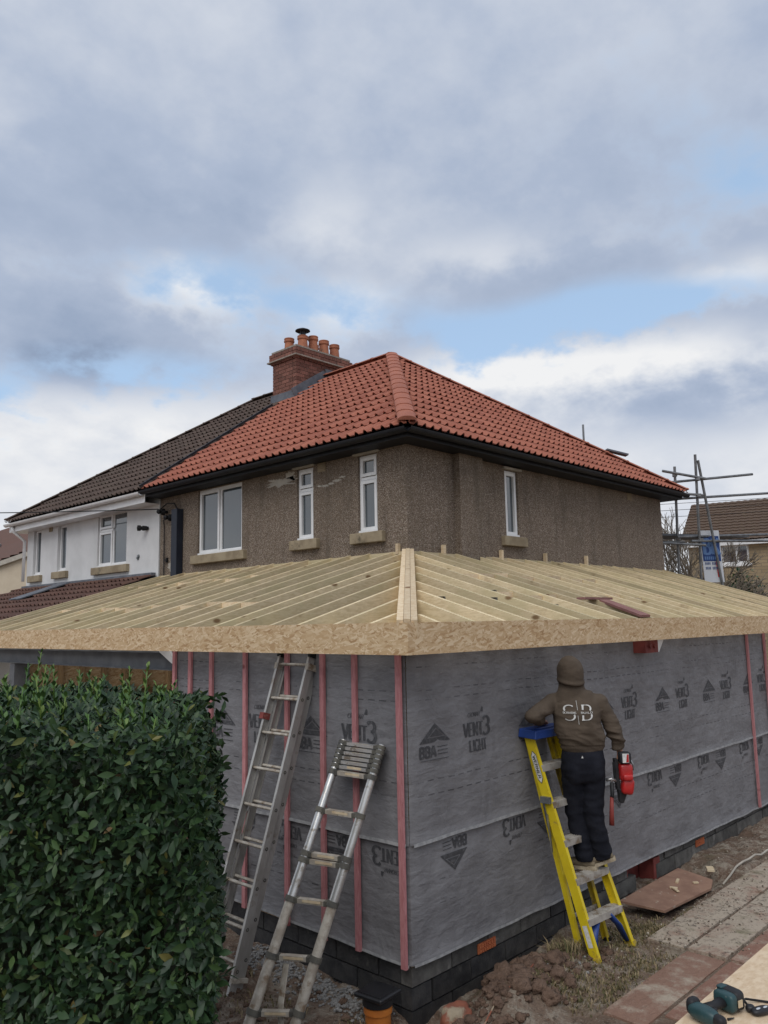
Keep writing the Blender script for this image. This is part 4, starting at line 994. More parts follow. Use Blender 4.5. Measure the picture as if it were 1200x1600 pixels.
rs_ = random.Random(5); m = MB()
for k in range(90):
    u = rs_.uniform(.2, 7.1); z = rs_.choice((.58, .9, 1.36, 1.8, 2.2, 2.5)) + rs_.gauss(0, .03); up_ = z > 1.33; d = (.013 if up_ else 0) + moff(u, z, 0) + .0035
    a = rs_.uniform(-.5, .5); m.box((u, -d, z), (.016, .0015, .0022), Matrix.Rotation(a, 3, 'Y'))
o = m.obj('staples', MT['steel'], ext); tag(o, kind='stuff')

# ================================================================== LADDERS
V = Vector
def lerp(a, b, t): return V(a).lerp(V(b), t)
# -- double extension ladder on the left wall
lad = thing('extension_ladder', 'tall grey aluminium double ladder leaning on the membrane beside the hedge', 'ladder', (-.72, 1.27, .22))
LF, RF, LT, RT = V((-.735, 1.49, .2)), V((-.735, 1.09, .2)), V((-.052, 1.345, 2.60)), V((-.052, .955, 2.60))
out = V((-1, 0, .28)).normalized()         # away from the wall, square to the stiles
for sec, off in ((0, .0), (1, -.072)):     # front section, rear section
    for (a, b, sgn) in ((LF, LT, 1), (RF, RT, -1)):
        ins = V((0, -sgn * .022 * sec, 0)); p0, p1 = a + ins + out * off, b + ins + out * off
        if sec: p1 = p1 + (p1 - p0).normalized() * .02; p0 = lerp(p0, p1, .03)
        m = MB(); m.beam(p0, p1, .006, .064, out); 
        for e in (-.029, .029): m.beam(p0 + out * e + V((0, -sgn * .010, 0)), p1 + out * e + V((0, -sgn * .010, 0)), .022, .006, out)
        st = m.obj('stile', MT['aluminium'], lad)
        m = MB()
        for k in range(9):
            c = lerp(p0, p1, (k + .75) / 9.0) + V((0, sgn * .0035, 0)); m.lathe(c, [(.0135, -.001), (.0135, .002), (.006, .003), (.006, .0015)], 12, axis=(0, sgn, 0))
        m.obj('rung_end', MT['ladder_plastic'], st)
        m = MB(); ax = (p1 - p0).normalized(); m.beam(p1 - ax * .01, p1 + ax * .03, .03, .072, out); m.obj('end_cap', MT['rubber'], lad)
        if sec == 0: m = MB(); m.beam(p0 - ax * .03, p0 + ax * .05, .034, .076, out); m.obj('foot', MT['rubber'], lad)
    for k in range(9):
        t_ = (k + .75) / 9.0; ins = V((0, .022 * sec, 0)); a = lerp(LF, LT, t_) - ins + out * off; b = lerp(RF, RT, t_) + ins + out * off
        if sec: a, b = a + V((0, 0, .03)), b + V((0, 0, .03))
        m = MB(); m.tube([a, b], (.016, .012), 8); m.obj('rung', MT['alu_dirty'], lad, smooth=True, angle=60)
for (a, b, sgn) in ((LF, LT, 1), (RF, RT, -1)):
    c = lerp(a, b, .965); m = MB(); m.beam(c + out * .035, c - out * .115, .05, .03, (0, 1, 0)); m.obj('guide_bracket', MT['alu_dirty'], lad)
    c = lerp(a, b, .06); m = MB(); m.beam(c + out * .034, c - out * .11, .03, .03, (0, 1, 0)); m.obj('guide_bracket', MT['alu_dirty'], lad)
m = MB(); c = lerp(LF, LT, .80); m.beam(c + out * .05, c - out * .02, .05, .05, (0, 1, 0)); m.obj('catch', MT['red_oxide'], lad)
# -- telescopic ladder
tel = thing('telescopic_ladder', 'silver telescopic ladder with its top rungs pushed together, right of the double ladder', 'ladder', (-.9, .47, .2))
def ln(a, b, z): t_ = (z - a.z) / (b.z - a.z); return a + (b - a) * t_
TLb, TLt, TRb, TRt = V((-.95, .575, .30)), V((-.058, .575, 2.02)), V((-.75, .348, .30)), V((-.058, .165, 2.04))
zs_ = [.22, .36, .66, .98, 1.21, 1.25, 1.52, 1.77]
rad = [.037, .0355, .034, .0325, .031, .030, .0285, .027]
top0 = 1.80
for (a, b) in ((TLb, TLt), (TRb, TRt)):
    lv = [.14] + zs_[1:] + [top0]
    for k in range(len(lv) - 1):
        m = MB(); m.tube([ln(a, b, lv[k]), ln(a, b, lv[k + 1])], rad[k], 14); m.obj('tube', MT['alu_bright' if k > 2 else 'alu_dirty'], tel, smooth=True, angle=50)
    m = MB(); m.tube([ln(a, b, top0), ln(a, b, 1.985)], .024, 12); m.obj('tube', MT['alu_bright'], tel, smooth=True, angle=50)
def tel_rung(z, r, mat='alu_dirty', rh=.030):
    a, b = ln(TLb, TLt, z), ln(TRb, TRt, z); d = (b - a).normalized(); m = MB()
    m.beam(a + d * .02, b - d * .02, .042, rh, (0, 0, 1)); rg = m.obj('rung', MT[mat], tel)
    for p, q in ((a, TLt - TLb), (b, TRt - TRb)):
        q = q.normalized(); m = MB(); m.tube([p - q * rh * .62, p + q * rh * .62], r + .008, 14); m.beam(p, p + (d if p is a else -d) * .06, .046, rh * 1.1, (0, 0, 1)); m.obj('collar', MT['ladder_plastic'], rg, smooth=True, angle=45)
    c = lerp(a, b, .5) + V((-.75, -.66, .15)).normalized() * .026; m = MB(); m.beam(c - d * .07, c + d * .07, .002, .016, (0, 0, 1)); m.obj('sticker', MT['offcut'], rg)
for z, r in zip(zs_[1:], rad): tel_rung(z, r)
for k in range(6): tel_rung(1.812 + k * .031, .025, 'alu_bright', .022)
m = MB(); m.tube([ln(TLb, TLt, .66) + V((.05, -.09, -.04)), (-.78, .46, .4), (-.80, .43, .16)], (.022, .004), 8); m.obj('strap', MT['alu_dirty'], tel)
# -- yellow stepladder, folded and leaned on the wall
stp = thing('stepladder', 'yellow fibreglass stepladder with blue top cap leaning under the man', 'ladder', (1.75, -.55, .22))
FL0, FL1, FR0, FR1 = V((1.50, -.542, .25)), V((1.40, -.085, 1.90)), V((2.0, -.583, .25)), V((1.80, -.105, 1.90))
perp = V((0, 1, .28)).normalized()
def rail(a, b, s, mat, wid, name):
    m = MB(); m.beam(a, b, .006, wid, perp)
    for e in (-wid / 2, wid / 2): m.beam(a + perp * e + V((s * .014, 0, 0)), b + perp * e + V((s * .014, 0, 0)), .034, .007, perp)
    return m.obj(name, MT[mat], stp)
frl = rail(FL0, FL1, 1, 'yellow_grp', .078, 'front_rail'); frr = rail(FR0, FR1, -1, 'yellow_grp', .078, 'front_rail')
RL0, RL1, RR0, RR1 = V((1.575, -.365, .24)), V((1.43, -.055, 1.87)), V((1.955, -.40, .24)), V((1.775, -.06, 1.87))
rail(RL0, RL1, 1, 'yellow_grp', .042, 'rear_rail'); rail(RR0, RR1, -1, 'yellow_worn', .05, 'rear_rail')
for z in (.53, .82, 1.10, 1.39, 1.67):
    a, b = ln(FL0, FL1, z), ln(FR0, FR1, z); m = MB(); m.beam(a + V((.004, 0, 0)), b - V((.004, 0, 0)), .10, .012, (0, 0, 1)); m.beam(a + V((.004, -.048, -.02)), b + V((-.004, -.048, -.02)), .006, .05, (0, 0, 1))
    for q in range(5): m.beam(a + V((.03, -.036 + q * .018, .0075)), b + V((-.03, -.036 + q * .018, .0075)), .006, .004, (0, 0, 1))
    m.obj('step', MT['step_alu'], stp)
    a, b = ln(RL0, RL1, z - .03), ln(RR0, RR1, z - .03)
    if z < 1.6: m = MB(); m.beam(a, b, .02, .03, (0, 0, 1)); m.obj('rear_brace', MT['step_alu'], stp)
m = MB(); m.box((1.60, -.115, 1.925), (.50, .18, .07), Matrix.Rotation(.05, 3, 'X') @ Matrix.Rotation(-.045, 3, 'Z'), .96); m.box((1.60, -.115, 1.963), (.42, .10, .012)); m.obj('top_cap', MT['blue_plastic'], stp, bevel=.012)
m = MB(); q = text_quads('WERNER', 1.66, 1.91, .026, .13, .22, .12); m2 = quads_obj([[(u, v) for u, v in qq] for qq in q], lambda u, v, e: V((u, -.2115 - e - (u - 1.6) * .045, v)), 'lettering', MT['print_white'], stp)
for z0, z1, dx in ((1.12, 1.42, .0), (1.0, 1.30, .03)):
    m = MB(); a = ln(FL0, FL1, z1) + V((-.03, .02, 0)); b = ln(RL0, RL1, z0) + V((-.035 - dx, -.02, 0)); m.tube([a, b], (.014, .004), 6); m.obj('spreader', MT['galv'], stp)
m = MB(); a = ln(FL0, FL1, 1.41) + V((-.02, 0, 0)); m.box(a, (.03, .09, .05)); m.obj('hinge', MT['galv'], stp)
for a0, a1, s in ((FL0, FL1, 1), (FR0, FR1, -1)):
    m = MB(); p0 = ln(a0, a1, .53) + V((s * .17, .0, -.02)); p1 = ln(a0, a1, .40) + V((s * .07, .01, 0)); p2 = ln(a0, a1, .27) + V((s * .025, .012, 0)); m.tube([p0, p1, p2], [(.055, .014), (.048, .014), (.03, .014)], 8); m.obj('corner_brace', MT['blue_plastic'], stp, smooth=True)
    m = MB(); ax = (a1 - a0).normalized(); m.beam(a0 - ax * .025, a0 + ax * .012, .042, .086, perp); m.obj('foot', MT['yellow_worn'], stp)
for a0, a1 in ((RL0, RL1), (RR0, RR1)): m = MB(); ax = (a1 - a0).normalized(); m.beam(a0 - ax * .03, a0 + ax * .02, .04, .058, perp); m.obj('foot', MT['rubber'], stp)
# name plate on the outer side of the near rail
ax = (FL1 - FL0).normalized(); pv = ax.cross(V((1, 0, 0))).normalized()
def plate(zc, L, W, txt, rot_flip=1):
    c = ln(FL0, FL1, zc) + V((-.004, 0, 0))
    fn = lambda u, v, e: c - ax * u * rot_flip - pv * v * rot_flip + V((-.0008 - e, 0, 0))
    m = MB(); pts = [(-L / 2, 0), (-L * .36, -W / 2), (L * .36, -W / 2), (L / 2, 0), (L * .36, W / 2), (-L * .36, W / 2)]; m.add([fn(u, v, 0) for u, v in pts], [tuple(range(6))]); p = m.obj('name_plate', MT['print_black'], frl)
    pts = [(u * .93, v * .86) for u, v in pts]; m = MB(); m.add([fn(u, v, .0006) for u, v in pts], [tuple(range(6))]); m.obj('name_plate', MT['print_white'], p)
    quads_obj(text_quads(txt, -L * .34, -W * .26, W * .52, L * .68, .26, .16), lambda u, v, e: fn(u, v, .0012 + e * .5), 'lettering', MT['print_black'], p)
plate(1.66, .27, .052, 'WERNER'); 
c = ln(FL0, FL1, .42) + V((-.0045, 0, 0)); m = MB(); m.add([c + ax * u + pv * v for u, v in ((-.09, -.02), (.07, -.02), (.07, .02), (-.09, .02))], [(0, 1, 2, 3)]); m.obj('sticker', MT['print_white'], frl)

# ================================================================== SMALL THINGS ON THE GROUND
dr = thing('drain_pipe', 'orange plastic drain pipe standing in the soil by the plinth corner', 'pipe', (-.2, .14, .1))
m = MB(); m.lathe((-.2, .14, .05), [(.088, 0), (.088, .20), (.098, .205), (.098, .245), (.088, .25), (.08, .25), (.08, .1)], 28); m.obj('pipe', MT['drain_orange'], dr, smooth=True, angle=40)
cv = thing('drain_cover', 'square black plastic lid sitting on the orange drain pipe', 'drain cover', (-.2, .14, .30))
m = MB(); m.lathe((-.2, .14, .27), [(.079, 0), (.079, .03), (.105, .035), (.105, .09)], 24); m.obj('collar', MT['plastic_black'], cv, smooth=True, angle=40)
m = MB(); m.box((-.2, .14, .372), (.235, .235, .03), Matrix.Rotation(.1, 3, 'Z')); lid = m.obj('lid', MT['plastic_black'], cv, bevel=.008)
m = MB(); m.box((-.2, .14, .3885), (.19, .19, .004), Matrix.Rotation(.1, 3, 'Z')); m.obj('inset', MT['plastic_black'], lid)
def lump(c, r, sq, seed, mat, name, sub=3, amp=.35, fr=2.2, cut=None):
    bm = bmesh.new(); bmesh.ops.create_icosphere(bm, subdivisions=sub, radius=1.0)
    for v in bm.verts:
        q = v.co.normalized(); k = 1 + amp * mnoise.noise(q * fr + V((seed, seed * .7, 0))) + amp * .45 * mnoise.noise(q * fr * 2.7 + V((seed, 3, 1)))
        v.co = V((q.x * r * sq[0], q.y * r * sq[1], q.z * r * sq[2])) * k
        if cut is not None and v.co.z > cut * r: v.co.z = cut * r + .1 * (v.co.z - cut * r)
        v.co += V(c)
    for f in bm.faces: f.smooth = True
    me = bpy.data.meshes.new(name); bm.to_mesh(me); bm.free(); return add_mesh(name, me, MT[mat])
o = lump((.10, -.30, .23), .105, (1.25, .9, 1.0), 4.2, 'terracotta_old', 'clay_pipe_stub', 4, .22, 1.6, .8); tag(o, 'broken mossy terracotta pipe stub half buried at the plinth corner', 'pipe stub')
# clods of dug red-brown soil
rng = random.Random(3)
def scatter_lumps(name, mat, spots, label_kind, sub=1):
    bm = bmesh.new()
    for (x, y, z, r, sd) in spots:
        b2 = bmesh.new(); bmesh.ops.create_icosphere(b2, subdivisions=sub, radius=1.0)
        for v in b2.verts:
            q = v.co.normalized(); k = 1 + .5 * mnoise.noise(q * 1.6 + V((sd, 0, 0))) + ((.5 * abs(mnoise.noise(q * 3.6 + V((sd, 2, 0)))) + .3 * mnoise.noise(q * 8 + V((sd, 5, 0))) - .1) if sub > 1 else 0)
            v.co = V((x + q.x * r * 1.2 * k, y + q.y * r * k, z + q.z * r * .8 * k))
        tmp = bpy.data.meshes.new('t'); b2.to_mesh(tmp); b2.free(); bm.from_mesh(tmp); bpy.data.meshes.remove(tmp)
    if sub > 1:
        for f in bm.faces: f.smooth = True
    me = bpy.data.meshes.new(name); bm.to_mesh(me); bm.free(); o = add_mesh(name, me, MT[mat]); tag(o, kind='stuff'); return o
sp = []
for k in range(520):
    x = rng.gauss(.75, .5); y = -.42 + rng.gauss(0, .14) - .1 * (x < .4)
    if x < .25 and y > -.35: continue
    if y > -.13: continue
    r = (.008 + .042 * rng.random() ** 3) * (1.25 if abs(x - .75) < .35 else .8); sp.append((x, y, ground_z(x, y) + r * .25, r, k * 1.7))
sp += [(.62, -.33, .33, .10, 3.3), (.85, -.38, .32, .075, 8.1), (.45, -.45, .29, .07, 12.7), (1.0, -.5, .30, .06, 21.0), (1.22, -.42, .28, .05, 31.0), (.72, -.50, .28, .07, 41.0)]
for k in range(160):
    x = rng.uniform(-1.2, -.15); y = rng.uniform(-.4, 1.6); r = .006 + .03 * rng.random() ** 3; sp.append((x, y, ground_z(x, y) + r * .2, r, 100 + k * 1.3))
o = scatter_lumps('soil_clods', 'soil_clod', sp, 'stuff', 3); tag(o, 'reddish clods of dug soil heaped beside the plinth', 'soil')
sp = []
for k in range(1500):
    if k % 3: x = -.12 + rng.gauss(0, .10); y = rng.uniform(.15, 1.7)
    else: x = rng.gauss(1.35, .28); y = -.2 - abs(rng.gauss(0, .12))
    if x > -.02 and y > -.05: continue
    r = rng.uniform(.007, .017); sp.append((x, y, ground_z(x, y) + r * .4, r, k * .37))
o = scatter_lumps('gravel', 'gravel', sp, 'stuff'); tag(o, 'grey gravel strewn along the foot of the plinth', 'gravel')
sp = []
for k in range(4200):
    x = rng.uniform(1.2, 8.0); y = rng.uniform(-1.9, -.08) if x > 2.2 else rng.uniform(-.98, -.3); r = .0025 + .009 * rng.random() ** 4
    pave = y < -1.0 or (x > 2.1 and y < -.64); sp.append((x, y, (.277 if pave else ground_z(x, y)) + r * .3, r, k * .61))
o = scatter_lumps('crumbs', 'crumb', sp, 'stuff'); tag(o, 'pale mortar crumbs and soil bits strewn over the paving', 'rubble')
# dead grass and weeds
def blades(name, spots, mat='grass'):
    m = MB()
    for (x, y, n, sprd, h) in spots:
        for k in range(n):
            px, py = x + rng.gauss(0, sprd), y + rng.gauss(0, sprd * .7)
            if px > -.02 and py > -.05: continue
            z = ground_z(px, py) - .005; a = rng.uniform(0, 6.28); hh = h * rng.uniform(.4, 1.3); w = rng.uniform(.0025, .006); l = hh * rng.uniform(.3, 1.1)
            d = V((math.cos(a), math.sin(a), 0)); s = V((-d.y, d.x, 0)) * w; p = V((px, py, z))
            m.add([p - s, p + s, p + d * l * .4 + V((0, 0, hh * .7)) + s * .7, p + d * l * .4 + V((0, 0, hh * .7)) - s * .7, p + d * l + V((0, 0, hh * .85))], [(0, 1, 2, 3), (3, 2, 4)])
    o = m.obj(name, MT[mat]); tag(o, kind='stuff'); return o
gs = []
for k in range(150):
    x = rng.uniform(.7, 2.6); y = rng.uniform(-.98, -.42) if x < 2.1 else rng.uniform(-.62, -.3); gs.append((x, y, 26, .06, .035))
for k in range(26): gs.append((rng.gauss(1.42, .12), rng.gauss(-.36, .06), 22, .04, .11))
for k in range(30): gs.append((rng.uniform(-.9, -.1), rng.uniform(-.2, .3), 14, .05, .03))
for k in range(14): gs.append((rng.uniform(2.1, 3.2), rng.uniform(-.68, -.62), 20, .04, .04))
for k in range(20): gs.append((rng.uniform(-.9, -.4), rng.uniform(.5, 1.3), 10, .06, .04))
o = blades('grass', gs); tag(o, 'trampled dry grass and weeds between plinth and paving', 'grass')
# paving
pav = MB(); pav.bx(.6, 9.5, -4.6, -1.005, .12, .2525); pav.bx(2.1, 9.5, -1.003, -.645, .12, .2525); pv_o = pav.obj('paving', MT['ground']); tag(pv_o, kind='structure')
def slab(x0, x1, y0, y1, mat, tilt, dz):
    m = MB(); c = V(((x0 + x1) / 2, (y0 + y1) / 2, .25 + dz)); nx, ny = 8, 4; v = []; f = []; w, d = (x1 - x0) / 2 - .009, (y1 - y0) / 2 - .008
    for j in range(ny + 1):
        for i in range(nx + 1):
            px, py = -w + 2 * w * i / nx, -d + 2 * d * j / ny; e = (i in (0, nx)) or (j in (0, ny))
            jx = .006 * mnoise.noise(V((px * 9 + x0 * 5, py * 9, 1))) if e else 0
            v.append(c + V((px + jx, py + jx, .025 + .004 * mnoise.noise(V((px * 6 + x0, py * 9 + y0, 3))) + px * tilt[0] + py * tilt[1] - (.006 if e else 0))))
    n0 = len(v)
    for j in range(ny):
        for i in range(nx): a = j * (nx + 1) + i; f.append((a, a + 1, a + nx + 2, a + nx + 1))
    ring = [i for i in range(nx + 1)] + [(j + 1) * (nx + 1) - 1 for j in range(1, ny + 1)] + [ny * (nx + 1) + i for i in range(nx - 1, -1, -1)] + [j * (nx + 1) for j in range(ny - 1, 0, -1)]
    for i in ring: v.append(V((v[i].x, v[i].y, c.z - .028)))
    k = len(ring)
    for i in range(k): f.append((ring[(i + 1) % k], ring[i], n0 + i, n0 + (i + 1) % k))
    m.add(v, f); m.obj('slab', MT[mat], pv_o)
rows = [(-.98, -.66, 2.12, 1.155), (-1.315, -1.0, .75, 1.36), (-1.65, -1.33, .98, 1.14), (-2.0, -1.665, .62, 1.15), (-2.34, -2.02, .62, 1.3), (-2.7, -2.36, .62, 1.15), (-3.05, -2.72, .62, 1.25)]
for r_, (y0, y1, xs0, ln_) in enumerate(rows):
    x = xs0; k = 0
    while x < 8.5:
        mat = 'slab_dusty' if (r_ == 0 or (r_ == 1 and k > 0) or (r_ == 2 and k > 1)) else 'slab'
        slab(x, x + ln_, y0, y1, mat, (rng.uniform(-.006, .006), rng.uniform(-.012, .012)), rng.uniform(-.006, .006)); x += ln_; k += 1
# board over the hole
pb = MB(); q = [V((2.66, -.15, .315)), V((2.76, -.53, .285)), V((3.62, -.60, .285)), V((3.86, -.52, .29)), V((3.93, -.14, .315))]
pb.add(q + [p - V((0, 0, .02)) for p in q], [(0, 1, 2, 3, 4), (9, 8, 7, 6, 5)] + [(i, i + 5, (i + 1) % 5 + 5, (i + 1) % 5) for i in range(5)]); o = pb.obj('plywood_sheet', MT['ply_brown']); tag(o, 'brown sheet of plywood laid over the trench by the wall', 'board')
for k, (x, y, a, L) in enumerate(((3.28, -.40, .9, .10), (3.33, -.36, 1.9, .07), (3.55, -.30, .3, .12), (3.62, -.45, 2.4, .05))):
    m = MB(); m.box((x, y, .311 - .002 * k), (L, .025, .012), Matrix.Rotation(a, 3, 'Z')); o = m.obj('offcut', MT['offcut']); tag(o, ('pale wood chip on the plywood, nearest its front edge', 'small pale chip crossing another on the plywood', 'longest pale wood sliver on the plywood sheet', 'tiniest pale wood crumb on the plywood sheet')[k], 'offcut')
m = MB(); m.box((4.20, -.36, .285), (.13, .07, .02), Matrix.Rotation(.5, 3, 'Z')); o = m.obj('offcut', MT['offcut']); tag(o, 'pale wood block in the hole beyond the plywood', 'offcut')
m = MB(); pts = []
for k in range(22): t_ = k / 21; pts.append(V((4.15 + 3.0 * t_, -.50 - .10 * math.sin(t_ * 3.0) - .05 * t_, ground_z(4.15 + 3.0 * t_, -.5 - .1 * math.sin(t_ * 3.0)) + .012 + .05 * math.sin(t_ * 3.1))))
m.tube(pts, .011, 7); o = m.obj('cable', MT['cement'], smooth=True); tag(o, 'pale cable trailing over the rough soil at right', 'cable')
m = MB(); pts = [V((.02, -.58, .30)), V((.25, -.52, .36)), V((.5, -.50, .40)), V((.75, -.46, .40)), V((.95, -.40, .40)), V((1.1, -.32, .33))]; m.tube(pts, .006, 6); o = m.obj('wire', MT['terracotta_old'], smooth=True); tag(o, 'thin rusty wire lying across the soil heap', 'wire')

# ================================================================== WORKBENCH WITH TOOLS
nmat('osb_pale', (.62, .46, .30), (.72, .57, .40), 16, rough=.7, bump=.12, bscale=30, stretch=(1, 2.2, 1), spots=((.5, .34, .2), 22, .6, .1))
wb = thing('workbench', 'pale OSB sheet set up as a workbench, in the bottom right corner', 'workbench', (.47, -2.7, .22))
m = MB(); m.bx(-.75, 1.69, -3.32, -2.10, .932, .95); m.obj('top', MT['osb_pale'], wb)
for x in (-.35, 1.3):
    m = MB(); m.bx(x - .03, x + .03, -3.2, -2.25, .84, .931); m.obj('rail', MT['timber'], wb)
    for y in (-3.1, -2.35):
        for s in (-1, 1): m = MB(); m.beam((x + s * .25, y, .22), (x + s * .04, y, .84), .06, .04, (0, 1, 0)); m.obj('leg', MT['timber'], wb)
zt = .951
drl = thing('impact_driver', 'teal and black cordless impact driver lying on the pale bench top', 'power tool', (-.22, -2.2, zt))
def rbox(m, c, size, rot, n=4, p=3.2):
    """rounded block (superellipsoid)"""
    c = V(c); N, Mq = 18, 10; v = []; f = []
    sg = lambda a, e: math.copysign(abs(a) ** e, a)
    for j in range(Mq + 1):
        th = -math.pi / 2 + math.pi * j / Mq
        for i in range(N):
            ph = 2 * math.pi * i / N; e = 2 / p
            q = V((sg(math.cos(th), e) * sg(math.cos(ph), e) * size[0] / 2, sg(math.cos(th), e) * sg(math.sin(ph), e) * size[1] / 2, sg(math.sin(th), e) * size[2] / 2)); v.append(c + rot @ q)
    for j in range(Mq):
        for i in range(N): a = j * N + i; b = j * N + (i + 1) % N; f.append((a, b, b + N, a + N))
    m.add(v, f)
hA = V((-.375, -2.185, zt + .045)); bA = V((-.20, -2.235, zt + .05)); dd = (bA - hA).normalized(); yaw = math.atan2(dd.y, dd.x); RZm = Matrix.Rotation(yaw, 3, 'Z')
m = MB(); rbox(m, hA + RZm @ V((-.005, -.02, 0)), (.075, .165, .072), RZm, p=2.8); hb = m.obj('motor_housing', MT['tool_teal'], drl, smooth=True)
m = MB(); rbox(m, hA + RZm @ V((-.005, -.105, 0)), (.052, .07, .05), RZm, p=2.6); m.obj('nose_cone', MT['tool_black'], hb, smooth=True)
m = MB(); rbox(m, hA + RZm @ V((.005, .045, .008)), (.07, .05, .078), RZm, p=3); m.obj('end_cover', MT['tool_black'], hb, smooth=True)
m = MB(); m.tube([hA + RZm @ V((.02, .01, 0)), lerp(hA, bA, .55), bA + RZm @ V((-.03, .0, 0))], [(.027, .021), (.024, .019), (.03, .022)], 14); m.obj('handle', MT['tool_black'], drl, smooth=True)
m = MB(); m.box(hA + RZm @ V((.06, -.03, 0)), (.03, .02, .018), RZm); m.obj('trigger', MT['tool_black'], drl, bevel=.004)
m = MB(); rbox(m, bA + RZm @ V((.0, .0, .0)), (.05, .115, .085), RZm, p=4.5); bs_ = m.obj('battery_mount', MT['tool_teal'], drl, smooth=True)
m = MB(); rbox(m, bA + RZm @ V((.045, .005, .002)), (.065, .125, .092), RZm, p=5); bt = m.obj('battery', MT['tool_black'], drl, smooth=True)
m = MB(); m.box(bA + RZm @ V((.03, -.061, .0)), (.03, .004, .032), RZm); m.obj('rating_label', MT['offcut'], bt)
m = MB(); rbox(m, bA + RZm @ V((.03, .04, .046)), (.05, .035, .012), RZm, p=4); m.obj('fuel_gauge', MT['tool_teal'], bt, smooth=True)
clip = thing('tool_clip', 'black slotted plastic clip with a cord loop on the bench top at the right edge', 'clip', (-.10, -2.37, zt))
m = MB(); rbox(m, (-.115, -2.372, zt + .017), (.12, .055, .034), Matrix.Rotation(-.45, 3, 'Z'), p=2.6); cb = m.obj('body', MT['plastic_black'], clip, smooth=True)
for k in (-1, 1):
    m = MB(); rbox(m, V((-.115, -2.372, zt + .0335)) + Matrix.Rotation(-.45, 3, 'Z') @ V((k * .022 - .005, -.008, 0)), (.030, .013, .005), Matrix.Rotation(-.2, 3, 'Z'), p=2.2); m.obj('slot', MT['board_white'], cb, smooth=True)
m = MB(); rbox(m, (-.13, -2.325, zt + .018), (.045, .045, .036), Matrix.Rotation(.3, 3, 'Z'), p=2.4); m.obj('knob', MT['plastic_black'], clip, smooth=True)
m = MB(); m.tube([(-.12, -2.315, zt + .018), (-.09, -2.28, zt + .03), (-.05, -2.275, zt + .02), (.0, -2.32, zt + .008), (.03, -2.38, zt + .006), (.0, -2.44, zt + .006), (-.06, -2.43, zt + .012)], .0055, 8); m.obj('cord', MT['wire_black'], clip, smooth=True)
sc_ = thing('screw', 'small dark screw bit lying beside the impact driver on the bench', 'screw', (-.27, -2.27, zt)); m = MB(); m.tube([(-.285, -2.275, zt + .006), (-.265, -2.285, zt + .006), (-.25, -2.292, zt + .006)], [.006, .004, .002], 8); m.obj('shank', MT['tool_black'], sc_)

# ================================================================== THE MAN ON THE LADDER
from mathutils.bvhtree import BVHTree
Fd = V((.80, .60, 0)); Rd = V((.60, -.80, 0)); Up = V((0, 0, 1))       # facing, his right, up
man = thing('person', 'person in brown hooded top and navy trousers standing on the yellow stepladder', 'person', (1.78, -.45, .83))
def remesh(mb, name, mat, voxel, smooth, wrinkle=None, parent=man):
    me = bpy.data.meshes.new(name + '_src'); me.from_pydata([tuple(v) for v in mb.v], [], mb.f)
    bm = bmesh.new(); bm.from_mesh(me); bmesh.ops.recalc_face_normals(bm, faces=bm.faces); bm.to_mesh(me); bm.free()
    o = bpy.data.objects.new(name + '_src', me); COL.objects.link(o)
    md = o.modifiers.new('r', 'REMESH'); md.mode = 'VOXEL'; md.voxel_size = voxel
    if smooth: ms = o.modifiers.new('s', 'SMOOTH'); ms.factor = .5; ms.iterations = smooth
    dg = bpy.context.evaluated_depsgraph_get(); dg.update()
    res = bpy.data.meshes.new_from_object(o.evaluated_get(dg)); bpy.data.objects.remove(o); bpy.data.meshes.remove(me)
    res.name = name
    if wrinkle:
        bm = bmesh.new(); bm.from_mesh(res); bm.normal_update()
        for v in bm.verts: v.co += v.normal * wrinkle(v.co)
        bm.to_mesh(res); bm.free()
    L = wl(parent)
    bm = bmesh.new(); bm.from_mesh(res); bmesh.ops.translate(bm, verts=bm.verts, vec=-L)
    for f in bm.faces: f.smooth = True
    bm.to_mesh(res); bm.free(); res.materials.clear(); res.materials.append(MT[mat])
    return add_mesh(name, res, None, parent)
def ell(m, c, rx, ry, rz, n=16):      # lateral, front-back, up radii
    c = V(c); v = []; f = []
    for j in range(n + 1):
        th = -math.pi / 2 + math.pi * j / n
        for i in range(n): ph = 2 * math.pi * i / n; v.append(c + Rd * rx * math.cos(th) * math.cos(ph) + Fd * ry * math.cos(th) * math.sin(ph) + Up * rz * math.sin(th))
    for j in range(n):
        for i in range(n): a = j * n + i; b = j * n + (i + 1) % n; f.append((a, b, b + n, a + n))
    m.add(v, f)
hip = V((1.70, -.41, 1.72)); chest = V((1.678, -.386, 2.10)); neck = V((1.660, -.36, 2.270)); head = V((1.646, -.364, 2.420))
shL, elL, wrL = V((1.572, -.222, 2.170)), V((1.295, -.215, 2.085)), V((1.50, -.140, 2.020))
shR, elR, wrR = V((1.808, -.528, 2.165)), V((1.888, -.60, 1.965)), V((1.935, -.615, 1.775))
def axis(p, r=0, f=0, u=0): return V(p) + Rd * r + Fd * f + Up * u
# hooded top
m = MB()
m.tube([axis(hip, 0, 0, .07), axis(hip, 0, -.005, .10), axis(hip, 0, -.012, .17), axis(chest, 0, -.02, -.12), axis(chest, 0, -.02, -.02), axis(chest, 0, -.015, .06), axis(chest, 0, -.005, .12), axis(neck, 0, -.01, -.02), axis(neck, 0, 0, .04)],
       [(.166, .116), (.174, .124), (.180, .132), (.184, .135), (.192, .135), (.184, .124), (.140, .10), (.088, .084), (.070, .075)], 28, up=tuple(Fd))
for a, b, c in ((shL, elL, wrL), (shR, elR, wrR)):
    m.tube([lerp(chest, a, .55) + Up * .035, a, lerp(a, b, .5), b, lerp(b, c, .5), lerp(b, c, .93)], [.085, .074, .066, .058, .052, .045], 18)
    ell(m, a, .074, .074, .074); ell(m, b, .059, .059, .059)
